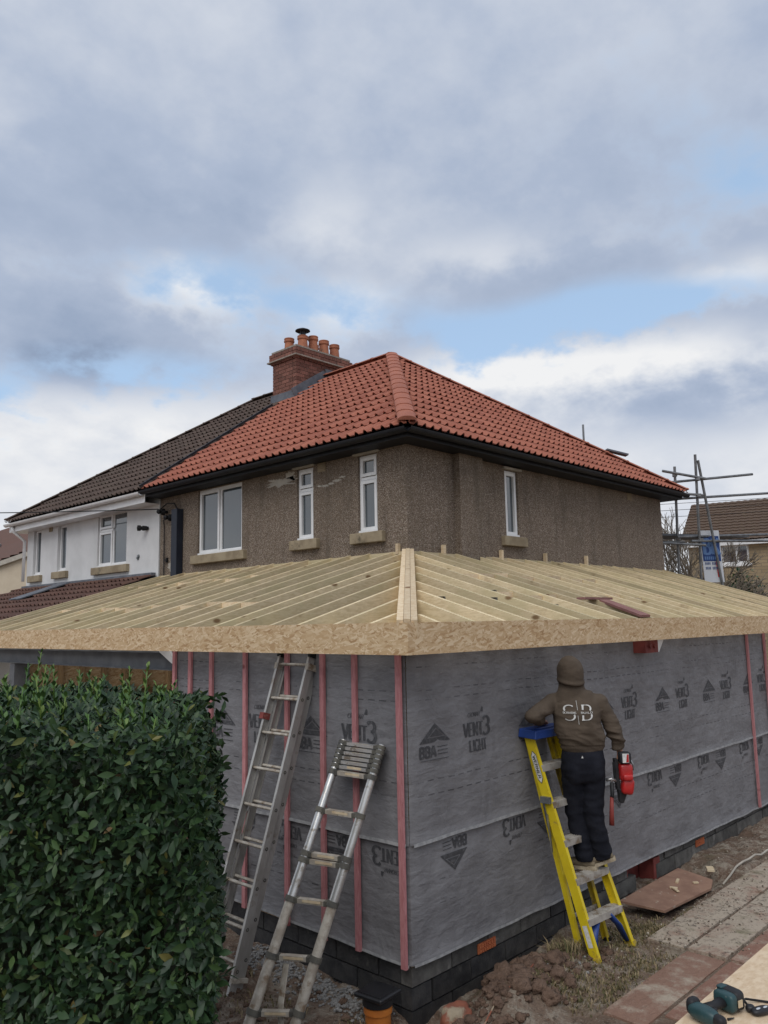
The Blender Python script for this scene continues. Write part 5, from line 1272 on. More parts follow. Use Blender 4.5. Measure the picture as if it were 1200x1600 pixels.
# hood drawn over the head: a dome with a rolled lower edge on a slimmer neck
ell(m, axis(head, 0, -.002, .012), .110, .132, .118); ell(m, axis(head, -.008, -.035, .045), .092, .10, .092)
rim = []
for k in range(19):
    a = math.pi * 2 * k / 18; rim.append(axis(head, .102 * math.cos(a), .116 * math.sin(a) - .008, -.072 - .022 * math.sin(a) * -1 - .012 * math.cos(a)))
m.tube(rim, .014, 10); m.tube([axis(head, 0, -.004, .01), axis(head, 0, -.006, -.035), axis(head, 0, -.008, -.085)], [(.110, .130), (.108, .124), (.103, .117)], 22, up=tuple(Fd))
m.tube([axis(neck, 0, -.012, -.13), axis(neck, 0, -.012, -.085), axis(neck, 0, -.012, -.03), axis(neck, 0, -.008, .02), axis(neck, 0, -.002, .10)], [(.10, .06), (.158, .10), (.132, .10), (.108, .100), (.098, .096)], 20, up=tuple(Fd))
def wr_top(p):
    z = p.z; w = 0
    d = lambda q: math.exp(-((p - q).length / .13) ** 2)
    k = .0055 + .013 * (d(elL) + d(elR) + .7 * d(lerp(elR, wrR, .6)) + .6 * d(lerp(elL, wrL, .6))) + .014 * math.exp(-((z - 1.89) / .08) ** 2)
    q = V((p.dot(Rd) * 3.2, p.dot(Fd) * 3, z * 11 + 2.5 * p.dot(Rd)))
    w = (.35 - abs(mnoise.noise(q))) * k * 1.9 + (.3 - abs(mnoise.noise(q * 2.1 + V((4, 0, 0))))) * k * .9
    if z > 2.12: w *= .35 if z < 2.3 else .5
    # rib above the hem, pinch under the hood
    if z < 1.835: w -= .004 * math.exp(-((z - 1.83) / .010) ** 2)
    return w
top = remesh(m, 'hooded_top', 'hoodie', .0085, 6, wr_top)
# trousers
m = MB()
hipR, hipL = axis(hip, .085, 0, -.05), axis(hip, -.085, 0, -.05)
knR, knL = V((1.765, -.435, 1.275)), V((1.725, -.300, 1.30)); anR, anL = V((1.835, -.475, .925)), V((1.765, -.345, .90))
m.tube([axis(hip, 0, 0, -.10), axis(hip, 0, -.005, -.02), axis(hip, 0, 0, .06), axis(hip, 0, 0, .11)], [(.17, .128), (.178, .132), (.165, .118), (.155, .11)], 26, up=tuple(Fd))
for h, k, a in ((hipR, knR, anR), (hipL, knL, anL)):
    m.tube([h + Up * .02, lerp(h, k, .3), lerp(h, k, .7), k, lerp(k, a, .35), lerp(k, a, .75), a + Up * -.005], [(.094, .105), (.097, .10), (.088, .09), (.082, .086), (.080, .086), (.074, .078), (.072, .076)], 18, up=tuple(Fd))
ell(m, axis(hip, .07, -.03, -.08), .10, .10, .13); ell(m, axis(hip, -.07, -.03, -.08), .10, .10, .13); ell(m, axis(hip, 0, -.04, -.07), .09, .09, .13)
def wr_leg(p):
    k = .006 + .009 * math.exp(-((p.z - 1.29) / .1) ** 2) + .012 * math.exp(-((p.z - .96) / .08) ** 2)
    q = V((p.x * 5, p.y * 5, p.z * 14)); return (.35 - abs(mnoise.noise(q * .8))) * k * 1.5 + mnoise.noise(q * 1.7 + V((3, 1, 0))) * k * .6
tro = remesh(m, 'trousers', 'trousers', .0085, 2, wr_leg)
m = MB(); q = axis(hip, -.02, -.148, .03); m.add([q + Rd * a + Up * b for a, b in ((-.008, -.008), (.008, -.008), (0, .012))], [(0, 1, 2)]); m.obj('brand_tab', MT['print_white'], tro)
# boots
for a, fdir, pitch in ((anR, V((-.42, .80, -.34)), .05), (anL, V((-.25, 1, .0)), 0)):
    fd = fdir.normalized(); sd_ = fd.cross(Up).normalized(); u2 = sd_.cross(fd)
    base = V((a.x, a.y, .838 + pitch)) - fd * .055
    m = MB(); m.tube([base + u2 * .135 + fd * .05, base + u2 * .09 + fd * .05, base + u2 * .055 + fd * .03], [(.052, .055), (.055, .062), (.05, .07)], 14, up=tuple(fd))
    m.tube([base + u2 * .035 - fd * .035, base + u2 * .04 + fd * .04, base + u2 * .04 + fd * .12, base + u2 * .032 + fd * .19, base + u2 * .026 + fd * .225], [(.034, .030), (.046, .040), (.048, .036), (.042, .028), (.018, .016)], 14, up=tuple(u2))
    bt_ = remesh(m, 'boot', 'boot', .009, 2)
    m = MB(); pts = [(-.045, .030), (-.03, .042), (.05, .046), (.13, .052), (.19, .045), (.232, .02), (.232, -.02), (.19, -.045), (.13, -.050), (.05, -.044), (-.03, -.042), (-.045, -.03)]
    m.prism(pts, lambda u, v, d: base + fd * u + sd_ * v + u2 * d, -.012, .014); m.obj('sole', MT['boot_sole'], bt_)
# head, hands (one continuous skin)
m = MB(); ell(m, axis(head, 0, .022, -.005), .076, .098, .118); m.tube([axis(neck, 0, 0, -.06), axis(neck, 0, .005, .08)], .058, 14); ell(m, axis(head, 0, .123, -.02), .013, .018, .022); ell(m, axis(head, 0, .10, -.085), .038, .022, .028)
for s in (-1, 1): ell(m, axis(head, s * .032, .104, .012), .018, .012, .010)
m.tube([axis(hip, 0, 0, .0), axis(chest, 0, 0, -.1), axis(chest, 0, 0, .06), axis(neck, 0, 0, -.03)], [(.12, .08), (.14, .09), (.14, .08), (.06, .06)], 18, up=tuple(Fd))
for a, b, c in ((shL, elL, wrL), (shR, elR, wrR)): m.tube([lerp(chest, a, .5) + Up * .03, a, b, c], [.035, .040, .034, .027], 12)
for h, k, a in ((hipR, knR, anR), (hipL, knL, anL)): m.tube([h + Up * .05, k, a], [.07, .05, .038], 12)
def hand(m, w, fdir, palm_n, curl, side, scale=1.0):
    """w: wrist, fdir: towards the knuckles, palm_n: out of the palm"""
    f = V(fdir).normalized(); n = V(palm_n).normalized(); s = f.cross(n).normalized() * side
    k = scale; m.tube([w - f * .05, w, w + f * .03 * k, w + f * .085 * k], [(.026, .021), (.026, .020), (.038, .018), (.042, .016)], 14, up=tuple(n))
    for i, (off, L) in enumerate(((.031, .068), (.011, .077), (-.011, .072), (-.030, .056))):
        p = w + f * .08 * k + s * off * k; pts = [p]; d = f.copy(); ang = 0
        for q in range(3):
            ang += curl * (1.0 + .12 * i); d = f * math.cos(ang) + n * math.sin(ang); p = p + d * (L * k * (.46, .31, .23)[q]); pts.append(p)
        m.tube(pts, [.0098, .0095, .0088, .0066], 10, up=tuple(s))
    p = w + f * .022 * k + s * .034 * k; d1 = (f * .6 + s * .75 + n * .3).normalized(); d2 = (f * .8 + s * .15 + n * .6).normalized()
    m.tube([p - s * .012, p + d1 * .034 * k, p + d1 * .034 * k + d2 * .03 * k, p + d1 * .036 * k + d2 * .054 * k], [.0125, .0115, .0105, .0075], 10, up=tuple(n))
hand(m, wrL + V((.012, .004, -.004)), (.92, .30, -.10), (0, .0, -1), .22, 1)
hand(m, wrR + V((.006, -.004, -.03)), (.12, -.04, -1), (-.55, -.80, 0), .85, -1)
remesh(m, 'body', 'skin', .0055, 1)
# print on the back, laid on the cloth
tm = top.data; Lm = wl(man); bvh = BVHTree.FromPolygons([v.co + Lm for v in tm.vertices], [tuple(p.vertices) for p in tm.polygons])
bc = axis(chest, .0, 0, .0)
def onback(u, v, e):
    o_ = bc + Rd * u + Up * v - Fd * .5; h = bvh.ray_cast(o_, Fd)
    p = h[0] if h[0] is not None else bc - Fd * .13
    return p - Fd * (.0055 + e)
def fine(quads, n=3):
    res = []
    for q in quads:
        (a, b, c, d) = [V((x, y, 0)) for x, y in q]
        for i in range(n): t0, t1 = i / n, (i + 1) / n; res.append([tuple(a.lerp(d, t0))[:2], tuple(b.lerp(c, t0))[:2], tuple(b.lerp(c, t1))[:2], tuple(a.lerp(d, t1))[:2]])
    return res
for c, x in (('S', -.123), ('B', .017)):
    q = []
    for quad in text_quads(c, x, -.060, .125, .098, .12, .035, .09 if c == 'B' else 0):
        for qq in fine([quad], 3):     # the name band cuts the letters in two
            ys_ = [p[1] for p in qq]
            if max(ys_) > -.009 and min(ys_) < .011: continue
            q.append(qq)
    for half in (1, -1): quads_obj([w_ for w_ in q if sum(p[1] for p in w_) * half > 0], onback, 'letter_half', MT['print_white'], top)
quads_obj(fine([[(-.0025, -.092), (.0005, -.092), (-.006, -.020), (-.009, -.020)]], 5), onback, 'printed_bar', MT['print_white'], top)
quads_obj(fine([[(-.009, .022), (-.006, .022), (-.0125, .098), (-.0155, .098)]], 5), onback, 'printed_bar', MT['print_white'], top)
quads_obj(text_quads('SCRIVENS', -.125, -.006, .015, .105, .22, .13), onback, 'lettering', MT['print_white'], top)
quads_obj(text_quads('BUILD', .016, -.006, .015, .10, .22, .13), onback, 'lettering', MT['print_white'], top)
# ---- nail gun in his right hand
gun = thing('nail_gun', 'red and black cordless nail gun hanging from the right hand of the person', 'power tool', (1.93, -.64, 1.4))
cr, ccam = V((.69, -.724, 0)), V((-.725, -.688, 0)); g0 = V((1.94, -.63, 1.56)); GR = Matrix((cr, -ccam, Up)).transposed()
def gp(r, f, u): return g0 + cr * r - ccam * f + Up * u
m = MB(); rbox(m, gp(.008, -.06, .165), (.095, .085, .09), GR, p=6); bt = m.obj('battery', MT['tool_black'], gun, smooth=True)
m = MB(); m.add([gp(a, -.1045, .165 + b) for a, b in ((-.02, -.036), (.032, -.036), (.032, .036), (-.02, .036))], [(0, 1, 2, 3)]); lb = m.obj('rating_label', MT['print_white'], bt)
m = MB(); m.add([gp(a, -.1055, .165 + b) for a, b in ((.008, -.033), (.030, -.033), (.030, .030), (.016, .030))], [(0, 1, 2, 3)]); m.obj('label_stripe', MT['tool_red'], lb)
m = MB(); m.tube([gp(-.005, .01, .17), gp(0, .02, .09), gp(.0, .02, .02)], [(.022, .028)] * 3, 12); m.obj('grip', MT['tool_black'], gun, smooth=True)
m = MB(); rbox(m, gp(.015, -.04, .045), (.108, .10, .14), GR, p=5.0); rb = m.obj('housing', MT['tool_red'], gun, smooth=True)
m = MB(); rbox(m, gp(.022, -.045, -.065), (.100, .095, .13), GR @ Matrix.Rotation(.18, 3, 'Y'), p=4.2); m.obj('motor_cover', MT['tool_red'], gun, smooth=True)
m = MB(); rbox(m, gp(.018, -.082, .01), (.085, .06, .05), GR, p=4.0); m.obj('cap', MT['tool_red'], rb, smooth=True)
m = MB(); m.beam(gp(-.055, -.01, .15), gp(-.045, -.01, -.10), .03, .06, tuple(ccam)); m.beam(gp(-.07, -.01, .12), gp(-.065, -.01, -.04), .014, .04, tuple(ccam)); m.obj('magazine', MT['tool_black'], gun, bevel=.004)
m = MB(); m.beam(gp(-.012, -.02, -.09), gp(-.028, -.02, -.20), .085, .07, tuple(ccam), .035, .04); m.obj('nose', MT['tool_black'], gun, bevel=.006)
m = MB(); m.tube([gp(.065, -.03, .14), gp(.085, -.03, .10), (gp(.08, -.03, .055))], .008, 8); m.obj('hook', MT['galv'], gun, smooth=True)
# ---- hammer hung at the belt
hm = thing('hammer', 'claw hammer with red handle hanging at the hip of the person', 'hammer', (1.86, -.56, 1.2))
h0 = V((1.855, -.575, 1.52))
m = MB(); m.tube([h0 + Up * .0, h0 + Up * -.10, h0 + V((-.004, .004, -.115))], [(.013, .017)] * 3, 10); m.obj('grip', MT['tool_black'], hm, smooth=True)
m = MB(); m.tube([h0 + V((-.004, .004, -.112)), h0 + V((-.010, .010, -.24)), h0 + V((-.014, .012, -.335))], [(.012, .015), (.015, .019), (.018, .022)], 10); m.obj('handle', MT['hammer_red'], hm, smooth=True)
m = MB(); m.tube([h0 + cr * -.045 + Up * .022, h0 + Up * .028, h0 + cr * .045 + Up * .012], [.013, .012, .016], 10); m.tube([h0 + Up * -.01, h0 + Up * .04], .009, 8); m.obj('head', MT['steel'], hm, smooth=True)

# ================================================================== HEDGE
HR_, HF = V((.690, -.7236, 0)), V((.7251, .6886, 0))      # the hedge's own axes: along its face, and through it
HB = V((-4.35, -3.95, 0))
hd_ = thing('hedge', 'dense dark green laurel hedge filling the left foreground', 'hedge', tuple(HB + HR_ * -1.6 + HF * 4.2 + V((0, 0, .2))))
def hp(r, f, z): return HB + HR_ * r + HF * f + V((0, 0, z))
H_L, H_F, H_B, H_T = -2.9, 3.25, 5.5, 2.41
def h_right(f, z): return -.715 - .195 * (f - 3.25) + .09 * mnoise.noise(V((f * 2.2, z * 2.2, 1))) - (.10 * max(0, (.95 - z)) ** 1.2) - .16 * max(0, z - 1.95)
def h_front(r, z): return H_F + .10 * mnoise.noise(V((r * 3.2, z * 3.2, 5))) + .07 * mnoise.noise(V((r * 8, z * 8, 7))) + .06 * max(0, z - 1.9) + .10 * max(0, .8 - z)
def h_top(r, f): return H_T + .05 * max(-1.2, -1.2 - r) - .10 * max(0, r + 1.15) - .05 * max(0, 3.6 - f) + .11 * mnoise.noise(V((r * 1.8, f * 1.8, 9))) + .05 * mnoise.noise(V((r * 6, f * 6, 3)))
leafm = []
for var in range(3):       # laurel leaf: folded along the midrib and arched
    m = MB(); L, W, up_, arch = 1.0, (.40, .46, .36)[var], .10, (.10, .16, .05)[var]
    prof = [(0, .03), (.22, .30), (.48, .5), (.74, .34), (1.0, .0)]
    v = []; f = []
    for t_, w in prof: z = -arch * (t_ - .3) ** 2; v += [(t_, -w * W, z + up_ * w), (t_, 0, z), (t_, w * W, z + up_ * w)]
    for i in range(len(prof) - 1): a = i * 3; f += [(a, a + 1, a + 4, a + 3), (a + 1, a + 2, a + 5, a + 4)]
    m.add(v, f); leafm.append(m)
def leaf_rot(d, up):
    d = d.normalized(); s = V(up).cross(d)
    if s.length < .05: s = V((1, 0, 0)).cross(d)
    s.normalize(); n = d.cross(s); return Matrix((d, s, n)).transposed()
rg = random.Random(11)
def leaf_dir(n):
    """leaves point outward and down or up a bit from the surface"""
    a = rg.uniform(0, 6.283); t1 = n.orthogonal().normalized(); t2 = n.cross(t1)
    d = n * rg.uniform(.15, .9) + t1 * math.cos(a) * rg.uniform(.4, 1.0) + t2 * math.sin(a) * rg.uniform(.4, 1.0); d.z += rg.uniform(-.25, .30)
    return d.normalized(), (n + V((rg.gauss(0, .35), rg.gauss(0, .35), .35 + rg.gauss(0, .3)))).normalized()
cand = []
nF = -HF; nR = HR_; nT = V((0, 0, 1))
def add_leaf(p, n, s): d, u = leaf_dir(n); cand.append((p, leaf_rot(d, u), s, rg.randrange(3)))
for k in range(12500):     # face towards the camera
    r = rg.uniform(-1.95, -.62); z = rg.uniform(.25, H_T + .03); dep = abs(rg.gauss(0, .09))
    f = h_front(r, z) + dep
    if r > h_right(f, z) + .02: continue
    add_leaf(hp(r, f, z), nF, rg.choice((rg.uniform(.025, .05), rg.uniform(.035, .066), rg.uniform(.045, .076))))
for k in range(10000):      # end of the hedge
    f = rg.uniform(3.2, H_B); z = rg.uniform(.2, H_T); add_leaf(hp(h_right(f, z) - abs(rg.gauss(0, .07)), f, z), nR, rg.choice((rg.uniform(.025, .05), rg.uniform(.035, .066), rg.uniform(.045, .076))))
for k in range(12500):      # top
    f = rg.uniform(3.25, H_B); r = rg.uniform(H_L, -.6)
    if r > h_right(f, H_T): continue
    add_leaf(hp(r, f, h_top(r, f) - abs(rg.gauss(0, .05))), (nT + nF * .35).normalized(), rg.uniform(.035, .066))
for k in range(2600):      # far side
    r = rg.uniform(H_L, -1.1); z = rg.uniform(1.2, H_T); add_leaf(hp(r, H_B - abs(rg.gauss(0, .05)), z), HF, rg.uniform(.055, .09))
scored = []
for i, (p, M3, s, k) in enumerate(cand):
    q = (p - hp(-1.2, 3.25, 1.4)); front = (p - HB).dot(HF) < h_front((p - HB).dot(HR_), p.z) + .015; scored.append((s * (1.6 if front else .6) / max(1, (p - CAM).length) * (1 if -1.55 < (p - HB).dot(HR_) and .9 < p.z else .3), i))
scored.sort(reverse=True); pick = set(i for _, i in scored[:300])
L0 = wl(hd_); leaf_me = []
for m in leafm: leaf_me.append(m.mesh('leaf', MT['leaf'], True))
vv, ff = [], []
for i, (p, M3, s, k) in enumerate(cand):
    if i in pick:
        o = add_mesh('leaf', leaf_me[k], None, hd_, loc=p, rot=M3); o.scale = (s, s, s)
    else:
        b = len(vv); vv += [tuple(M3 @ (v * s) + p - L0) for v in leafm[k].v]; ff += [tuple(b + q for q in f) for f in leafm[k].f]
me = bpy.data.meshes.new('foliage'); me.from_pydata(vv, [], ff); me.materials.append(MT['leaf'])
for p in me.polygons: p.use_smooth = True
o = add_mesh('foliage', me, None, hd_); tag(o, kind='stuff')
# plain dark box added as the shaded inside; stops see-through, no real branches
m = MB()
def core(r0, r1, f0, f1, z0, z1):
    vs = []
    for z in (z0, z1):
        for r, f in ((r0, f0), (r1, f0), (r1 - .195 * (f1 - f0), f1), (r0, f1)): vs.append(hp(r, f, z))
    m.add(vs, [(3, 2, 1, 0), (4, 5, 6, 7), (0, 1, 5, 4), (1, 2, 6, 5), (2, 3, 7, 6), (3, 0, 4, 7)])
core(H_L + .1, -.96, H_F + .32, H_B - .15, .2, H_T - .16); m.obj('branches', MT['hedge_core_shade'], hd_)
# young upright shoots on top
shoot_v = MB()
for k in range(150):
    f = rg.uniform(3.4, H_B); r = rg.uniform(-2.7, -.75)
    if r > h_right(f, H_T) - .05: continue
    tall = rg.random() < .12; h = rg.uniform(.20, .34) if tall else rg.uniform(.05, .15); p = hp(r, f, h_top(r, f) - .03); q = p + V((rg.gauss(0, .03), rg.gauss(0, .03), h))
    shoot_v.tube([p, q], [.005, .003], 5)
    for j in range(int(h / .022) + 3):
        t_ = j / (h / .022 + 3); a = j * 2.4; d = V((math.cos(a), math.sin(a), .9 + t_ * .7)).normalized(); s = .055 * (1.1 - .45 * t_); M3 = leaf_rot(d, V((-d.x, -d.y, 1)))
        c = p.lerp(q, t_); lm = leafm[j % 3]; shoot_v.add([M3 @ (v * s) + c for v in lm.v], lm.f)
o = shoot_v.obj('young_shoots', MT['leaf_young'], hd_, smooth=True); tag(o, kind='stuff')
# one sprig reaching over the ladder
spg = MB(); p = hp(h_right(3.9, 1.25) - .05, 3.9, 1.25); q = p + HR_ * .14 + V((0, 0, .03)); spg.tube([p, q], .004, 5)
for j in range(6):
    d = (HR_ * .7 + V((0, 0, .5 * (-1) ** j)) + HF * rg.uniform(-.5, .5)).normalized(); M3 = leaf_rot(d, V((0, 0, 1))); lm = leafm[j % 3]; spg.add([M3 @ (v * .07) + p.lerp(q, .3 + j * .14) for v in lm.v], lm.f)
spg.obj('sprig', MT['leaf'], hd_, smooth=True)

# ================================================================== SCAFFOLD AND BANNER AT THE FAR CORNER
scf = thing('scaffold', 'grey tubular steel scaffold at the far right corner of the house', 'scaffold', (11.0, 2.3, 0))
def pole(a, b, name='standard', r=.0255): m = MB(); m.tube([a, b], r, 10); m.obj(name, MT['scaffold_steel'], scf, smooth=True, angle=60)
A, B = V((10.72, 2.55, 0)), V((10.98, 2.22, 0))
def pz(p, z, dx=0, dy=0): return V((p.x + dx, p.y + dy, z))
pole(V((10.96, 2.77, -.1)), V((10.62, 2.47, 5.76)))
pole(V((11.4, 2.5, -.1)), V((10.845, 2.145, 5.98)))
pole(V((11.55, 2.0, 2.8)), V((10.90, 2.12, 5.87)), 'brace')
pole(V((10.35, 2.60, 5.66)), V((10.97, 2.02, 5.50)), 'transom'); pole(V((10.42, 2.52, 5.43)), V((12.35, 1.62, 5.70)), 'ledger')
pole(V((10.55, 2.5, 5.24)), V((10.93, 2.08, 5.18)), 'transom'); pole(V((10.38, 2.55, 5.10)), V((16.5, 0.0, 5.72)), 'ledger')
pole(V((10.55, 2.48, 4.38)), V((17.0, -.2, 4.72)), 'ledger'); pole(V((10.75, 2.3, 4.30)), V((17.0, -.3, 4.48)), 'ledger')
pole(V((10.3, 2.75, 4.28)), V((10.98, 2.12, 4.22)), 'transom'); pole(V((10.3, 3.4, 4.32)), V((10.7, 2.4, 4.30)), 'transom')
for k in range(3): m = MB(); a = V((10.15 + k * .05, 3.0 + k * .0, 4.44 + .006 * k)); m.beam(V((10.25, 2.9 + k * .235, 4.44)), V((12.6, 1.95 + k * .235, 4.47)), .22, .038); m.obj('scaffold_board', MT['steel_beam'], scf)
for p in ((10.65, 2.49, 5.60), (10.87, 2.14, 5.50), (10.89, 2.15, 5.18), (10.68, 2.52, 5.14), (10.74, 2.55, 4.36), (10.97, 2.2, 4.32)): m = MB(); m.box(p, (.085, .085, .07), Matrix.Rotation(.6, 3, 'Z')); m.obj('coupler', MT['scaffold_steel'], scf, bevel=.01)
sp_ = thing('scaffold_pole', 'single scaffold tube poking up behind the red roof ridge', 'pole', (13.3, 5.9, 0)); m = MB(); m.tube([(13.3, 5.9, 0), (13.26, 5.86, 7.68)], .026, 10); m.obj('tube', MT['scaffold_steel'], sp_, smooth=True)
bn = thing('banner', 'white and dark blue scaffolding banner with large letters tied to the scaffold', 'banner', (11.2, 2.1, 3.5))
b0, b1 = V((11.13, 2.29, 0)), V((11.43, 2.03, 0)); bd = (b1 - b0).normalized(); bw = (b1 - b0).length; nb_ = V((bd.y, -bd.x, 0))
if nb_.dot(V((-.7, -.7, 0))) < 0: nb_ = -nb_
def bp(u, z, e=0): return b0 + bd * (u * bw + (4.53 - z) * .045) + V((0, 0, z)) + nb_ * e
def bpan(u0, u1, z0, z1, e, mat, name, par):
    m = MB(); m.add([bp(u, z, e) for u, z in ((u0, z0), (u1, z0), (u1, z1), (u0, z1))] + [bp(u, z, e - .004) for u, z in ((u0, z0), (u1, z0), (u1, z1), (u0, z1))], [(0, 1, 2, 3), (7, 6, 5, 4), (0, 4, 5, 1), (1, 5, 6, 2), (2, 6, 7, 3), (3, 7, 4, 0)]); return m.obj(name, MT[mat], par)
bs0 = bpan(0, 1, 3.52, 4.53, 0, 'board_white', 'sheet', bn); bl_ = bpan(.04, .95, 3.93, 4.42, .006, 'board_blue', 'blue_panel', bn)
q = text_quads('B', .08, 0, 1.0, .44, .17, .13) + text_quads('K', .52, 0, 1.0, .42, .17, .13)
quads_obj(q, lambda u, v, e: bp(u, 4.06 + v * .31, .009 + e), 'lettering', MT['board_sky'], bn)
q = [[(.12 + k * .1, 0), (.19 + k * .1, 0), (.19 + k * .1, 1), (.12 + k * .1, 1)] for k in range(7)]; quads_obj(q, lambda u, v, e: bp(u, 3.96 + v * .06, .009 + e), 'lettering', MT['board_sky'], bn)
for zz, h in ((3.86, .05), (3.77, .05)):
    q = [[(.12 + k * .07, 0), (.16 + k * .07, 0), (.16 + k * .07, 1), (.12 + k * .07, 1)] for k in range(9) if k != 4]; quads_obj(q, lambda u, v, e: bp(u, zz + v * h, .007 + e), 'lettering', MT['board_blue'], bn)
q = [[(.70, 0), (.80, .0), (.86, 1), (.66, 1)]]; quads_obj(q, lambda u, v, e: bp(u, 3.62 + v * .30, .007 + e), 'emblem', MT['board_red'], bn)

# ================================================================== STONE HOUSE ACROSS THE STREET
sh = thing('house', 'distant stone house with brown tiled roof and white windows, beyond the scaffold', 'house', (38, 8, 0))
# front face runs from A to B (seen left to right), facing the camera
sA = V((33.05, 11.70, 0)); sB = sA + V((.223, -.975, 0)) * 15.4; sd2 = (sB - sA).normalized(); sn = V((sd2.y, -sd2.x, 0)); 
if sn.dot(V((-1, -.5, 0))) < 0: sn = -sn
def sp3(u, z, d=0): return sA + sd2 * u - sn * d + V((0, 0, z))
sw = [(1.42, 2.62, 5.28, 6.16), (3.65, 4.85, 5.30, 6.18), (6.6, 7.8, 5.3, 6.18), (1.3, 2.6, 2.2, 3.4), (6.6, 8.0, 2.2, 3.4)]
facade(lambda u, z, d: sp3(u, z, d), (0, 5, 10, 15.4), (-1, 3, 6.3), sw, .18, 'wall', 'stone_far', sh, 1)
m = MB(); m.add([sp3(0, -1), sp3(0, -1, 7), sp3(0, 6.25, 7), sp3(0, 6.25)], [(0, 1, 2, 3)]); m.add([sp3(0, 6.25), sp3(0, 6.25, 7), sp3(0, 8.45, 3.5)], [(0, 1, 2)]); m.obj('gable', MT['stone_far'], sh)
for w in sw: window(sh, lambda u, z, d: sp3(u, z, d), *w, [(0, .55, 0, 1, False), (.55, 1, 0, 1, True)], setback=.08, sill=True, sill_mat='upvc', frame_w=.08)
m = MB(); m.add([sp3(.3, 1, .9), sp3(15, 1, .9), sp3(15, 6.2, .9), sp3(.3, 6.2, .9)], [(0, 1, 2, 3)]); m.obj('inner_wall', MT['curtain'], sh)
m = MB(); m.add([sp3(-.25, 6.12, -.32), sp3(15.6, 6.12, -.32), sp3(15.6, 6.32, -.32), sp3(-.25, 6.32, -.32)], [(0, 1, 2, 3)]); m.add([sp3(-.25, 6.12, -.32), sp3(15.6, 6.12, -.32), sp3(15.6, 6.12, .1), sp3(-.25, 6.12, .1)], [(0, 1, 2, 3)]); m.obj('fascia', MT['upvc'], sh)
# roof: rows of interlocking tiles modelled as one stepped sheet (too far off to pick apart)
O = sp3(-.3, 6.32, -.38); su = sd2; ss = (-sn * 3.9 + V((0, 0, 2.30))); sl = ss.length; ss.normalize(); sn2 = su.cross(ss).normalized()
if sn2.z < 0: sn2 = -sn2
v, f = [], []; nr, nc = 14, 15.9 / .15
for j in range(nr):
    for e in (0, 1):
        for i in range(int(nc) + 1): v.append(O + su * i * .15 + ss * (sl * (j + e) / nr) + sn2 * ((.05 if e == 0 else .01) + (.028 if i % 2 else 0)))
c = int(nc) + 1
for r_ in range(2 * nr - 1):
    for i in range(c - 1): f.append((r_ * c + i, r_ * c + i + 1, (r_ + 1) * c + i + 1, (r_ + 1) * c + i))
m = MB(); m.add(v, f); custom('tile_far', m_tile((.10, .065, .045), (.13, .085, .06), (.15, .10, .07), (.13, .10, .06))); ro = m.obj('roof', MT['tile_far'], sh)
m = MB(); m.add([sp3(-.3, 6.3, 7.3), sp3(15.6, 6.3, 7.3), sp3(15.6, 8.62, 3.5), sp3(-.3, 8.62, 3.5)], [(0, 1, 2, 3)]); m.obj('rear_slope', MT['tile_far'], ro)
# gabled porch
m = MB(); pu = 4.0; m.add([sp3(pu - .2, 3.75, -1.3), sp3(pu + 1.15, 4.72, -1.3), sp3(pu + 1.15, 4.72, 0), sp3(pu - .2, 3.75, 0)], [(0, 1, 2, 3)]); m.add([sp3(pu + 2.5, 3.75, -1.3), sp3(pu + 1.15, 4.72, -1.3), sp3(pu + 1.15, 4.72, 0), sp3(pu + 2.5, 3.75, 0)], [(0, 1, 2, 3)]); po = m.obj('porch_roof', MT['tile_far'], sh)
m = MB(); m.beam(sp3(pu - .3, 3.68, -1.33), sp3(pu + 1.15, 4.74, -1.33), .05, .16); m.beam(sp3(pu + 2.6, 3.68, -1.33), sp3(pu + 1.15, 4.74, -1.33), .05, .16); m.obj('bargeboard', MT['upvc'], po)
m = MB(); m.add([sp3(pu, 3.7, -1.2), sp3(pu + 2.3, 3.7, -1.2), sp3(pu + 1.15, 4.6, -1.2)], [(0, 1, 2)]); m.add([sp3(pu, -1, -1.2), sp3(pu + .35, -1, -1.2), sp3(pu + .35, 3.7, -1.2), sp3(pu, 3.7, -1.2)], [(0, 1, 2, 3)]); m.add([sp3(pu + 1.95, -1, -1.2), sp3(pu + 2.3, -1, -1.2), sp3(pu + 2.3, 3.7, -1.2), sp3(pu + 1.95, 3.7, -1.2)], [(0, 1, 2, 3)]); m.obj('porch_wall', MT['stone_far'], sh)
m = MB(); m.add([sp3(pu + .7, -1, -.02), sp3(pu + 1.7, -1, -.02), sp3(pu + 1.7, 3.4, -.02), sp3(pu + .7, 3.4, -.02)], [(0, 1, 2, 3)]); m.obj('door', MT['upvc'], sh)
# ---- house peeping out at the far left
fl = thing('house', 'cream rendered gabled house at the left edge of the frame, beyond the white house', 'house', (7, 24, 0))
def fp(u, z, d=0): return V((6.2, 25.6, 0)) + V((.66, -.75, 0)) * u + V((.75, .66, 0)) * d + V((0, 0, z))
m = MB(); m.add([fp(-7, -1), fp(4, -1), fp(4, 6.2), fp(.5, 5.05), fp(-1, 4.55), fp(-7, 2.6)], [(0, 1, 2, 3, 4, 5)]); m.add([fp(4, -1), fp(4, -1, 7), fp(4, 6.2, 7), fp(4, 6.2)], [(0, 1, 2, 3)]); m.obj('wall', MT['render_cream'], fl)
m = MB(); m.beam(fp(-7, 2.62, -.1), fp(4.2, 6.32, -.1), .10, .16); m.obj('verge', MT['cement'], fl)
fO = fp(-7, 2.72, -.15); us_ = V((.75, .66, 0)); ss_ = (fp(4.2, 6.42) - fp(-7, 2.72)).normalized()
v, f = [], []; ns = 36; L_ = 11.8
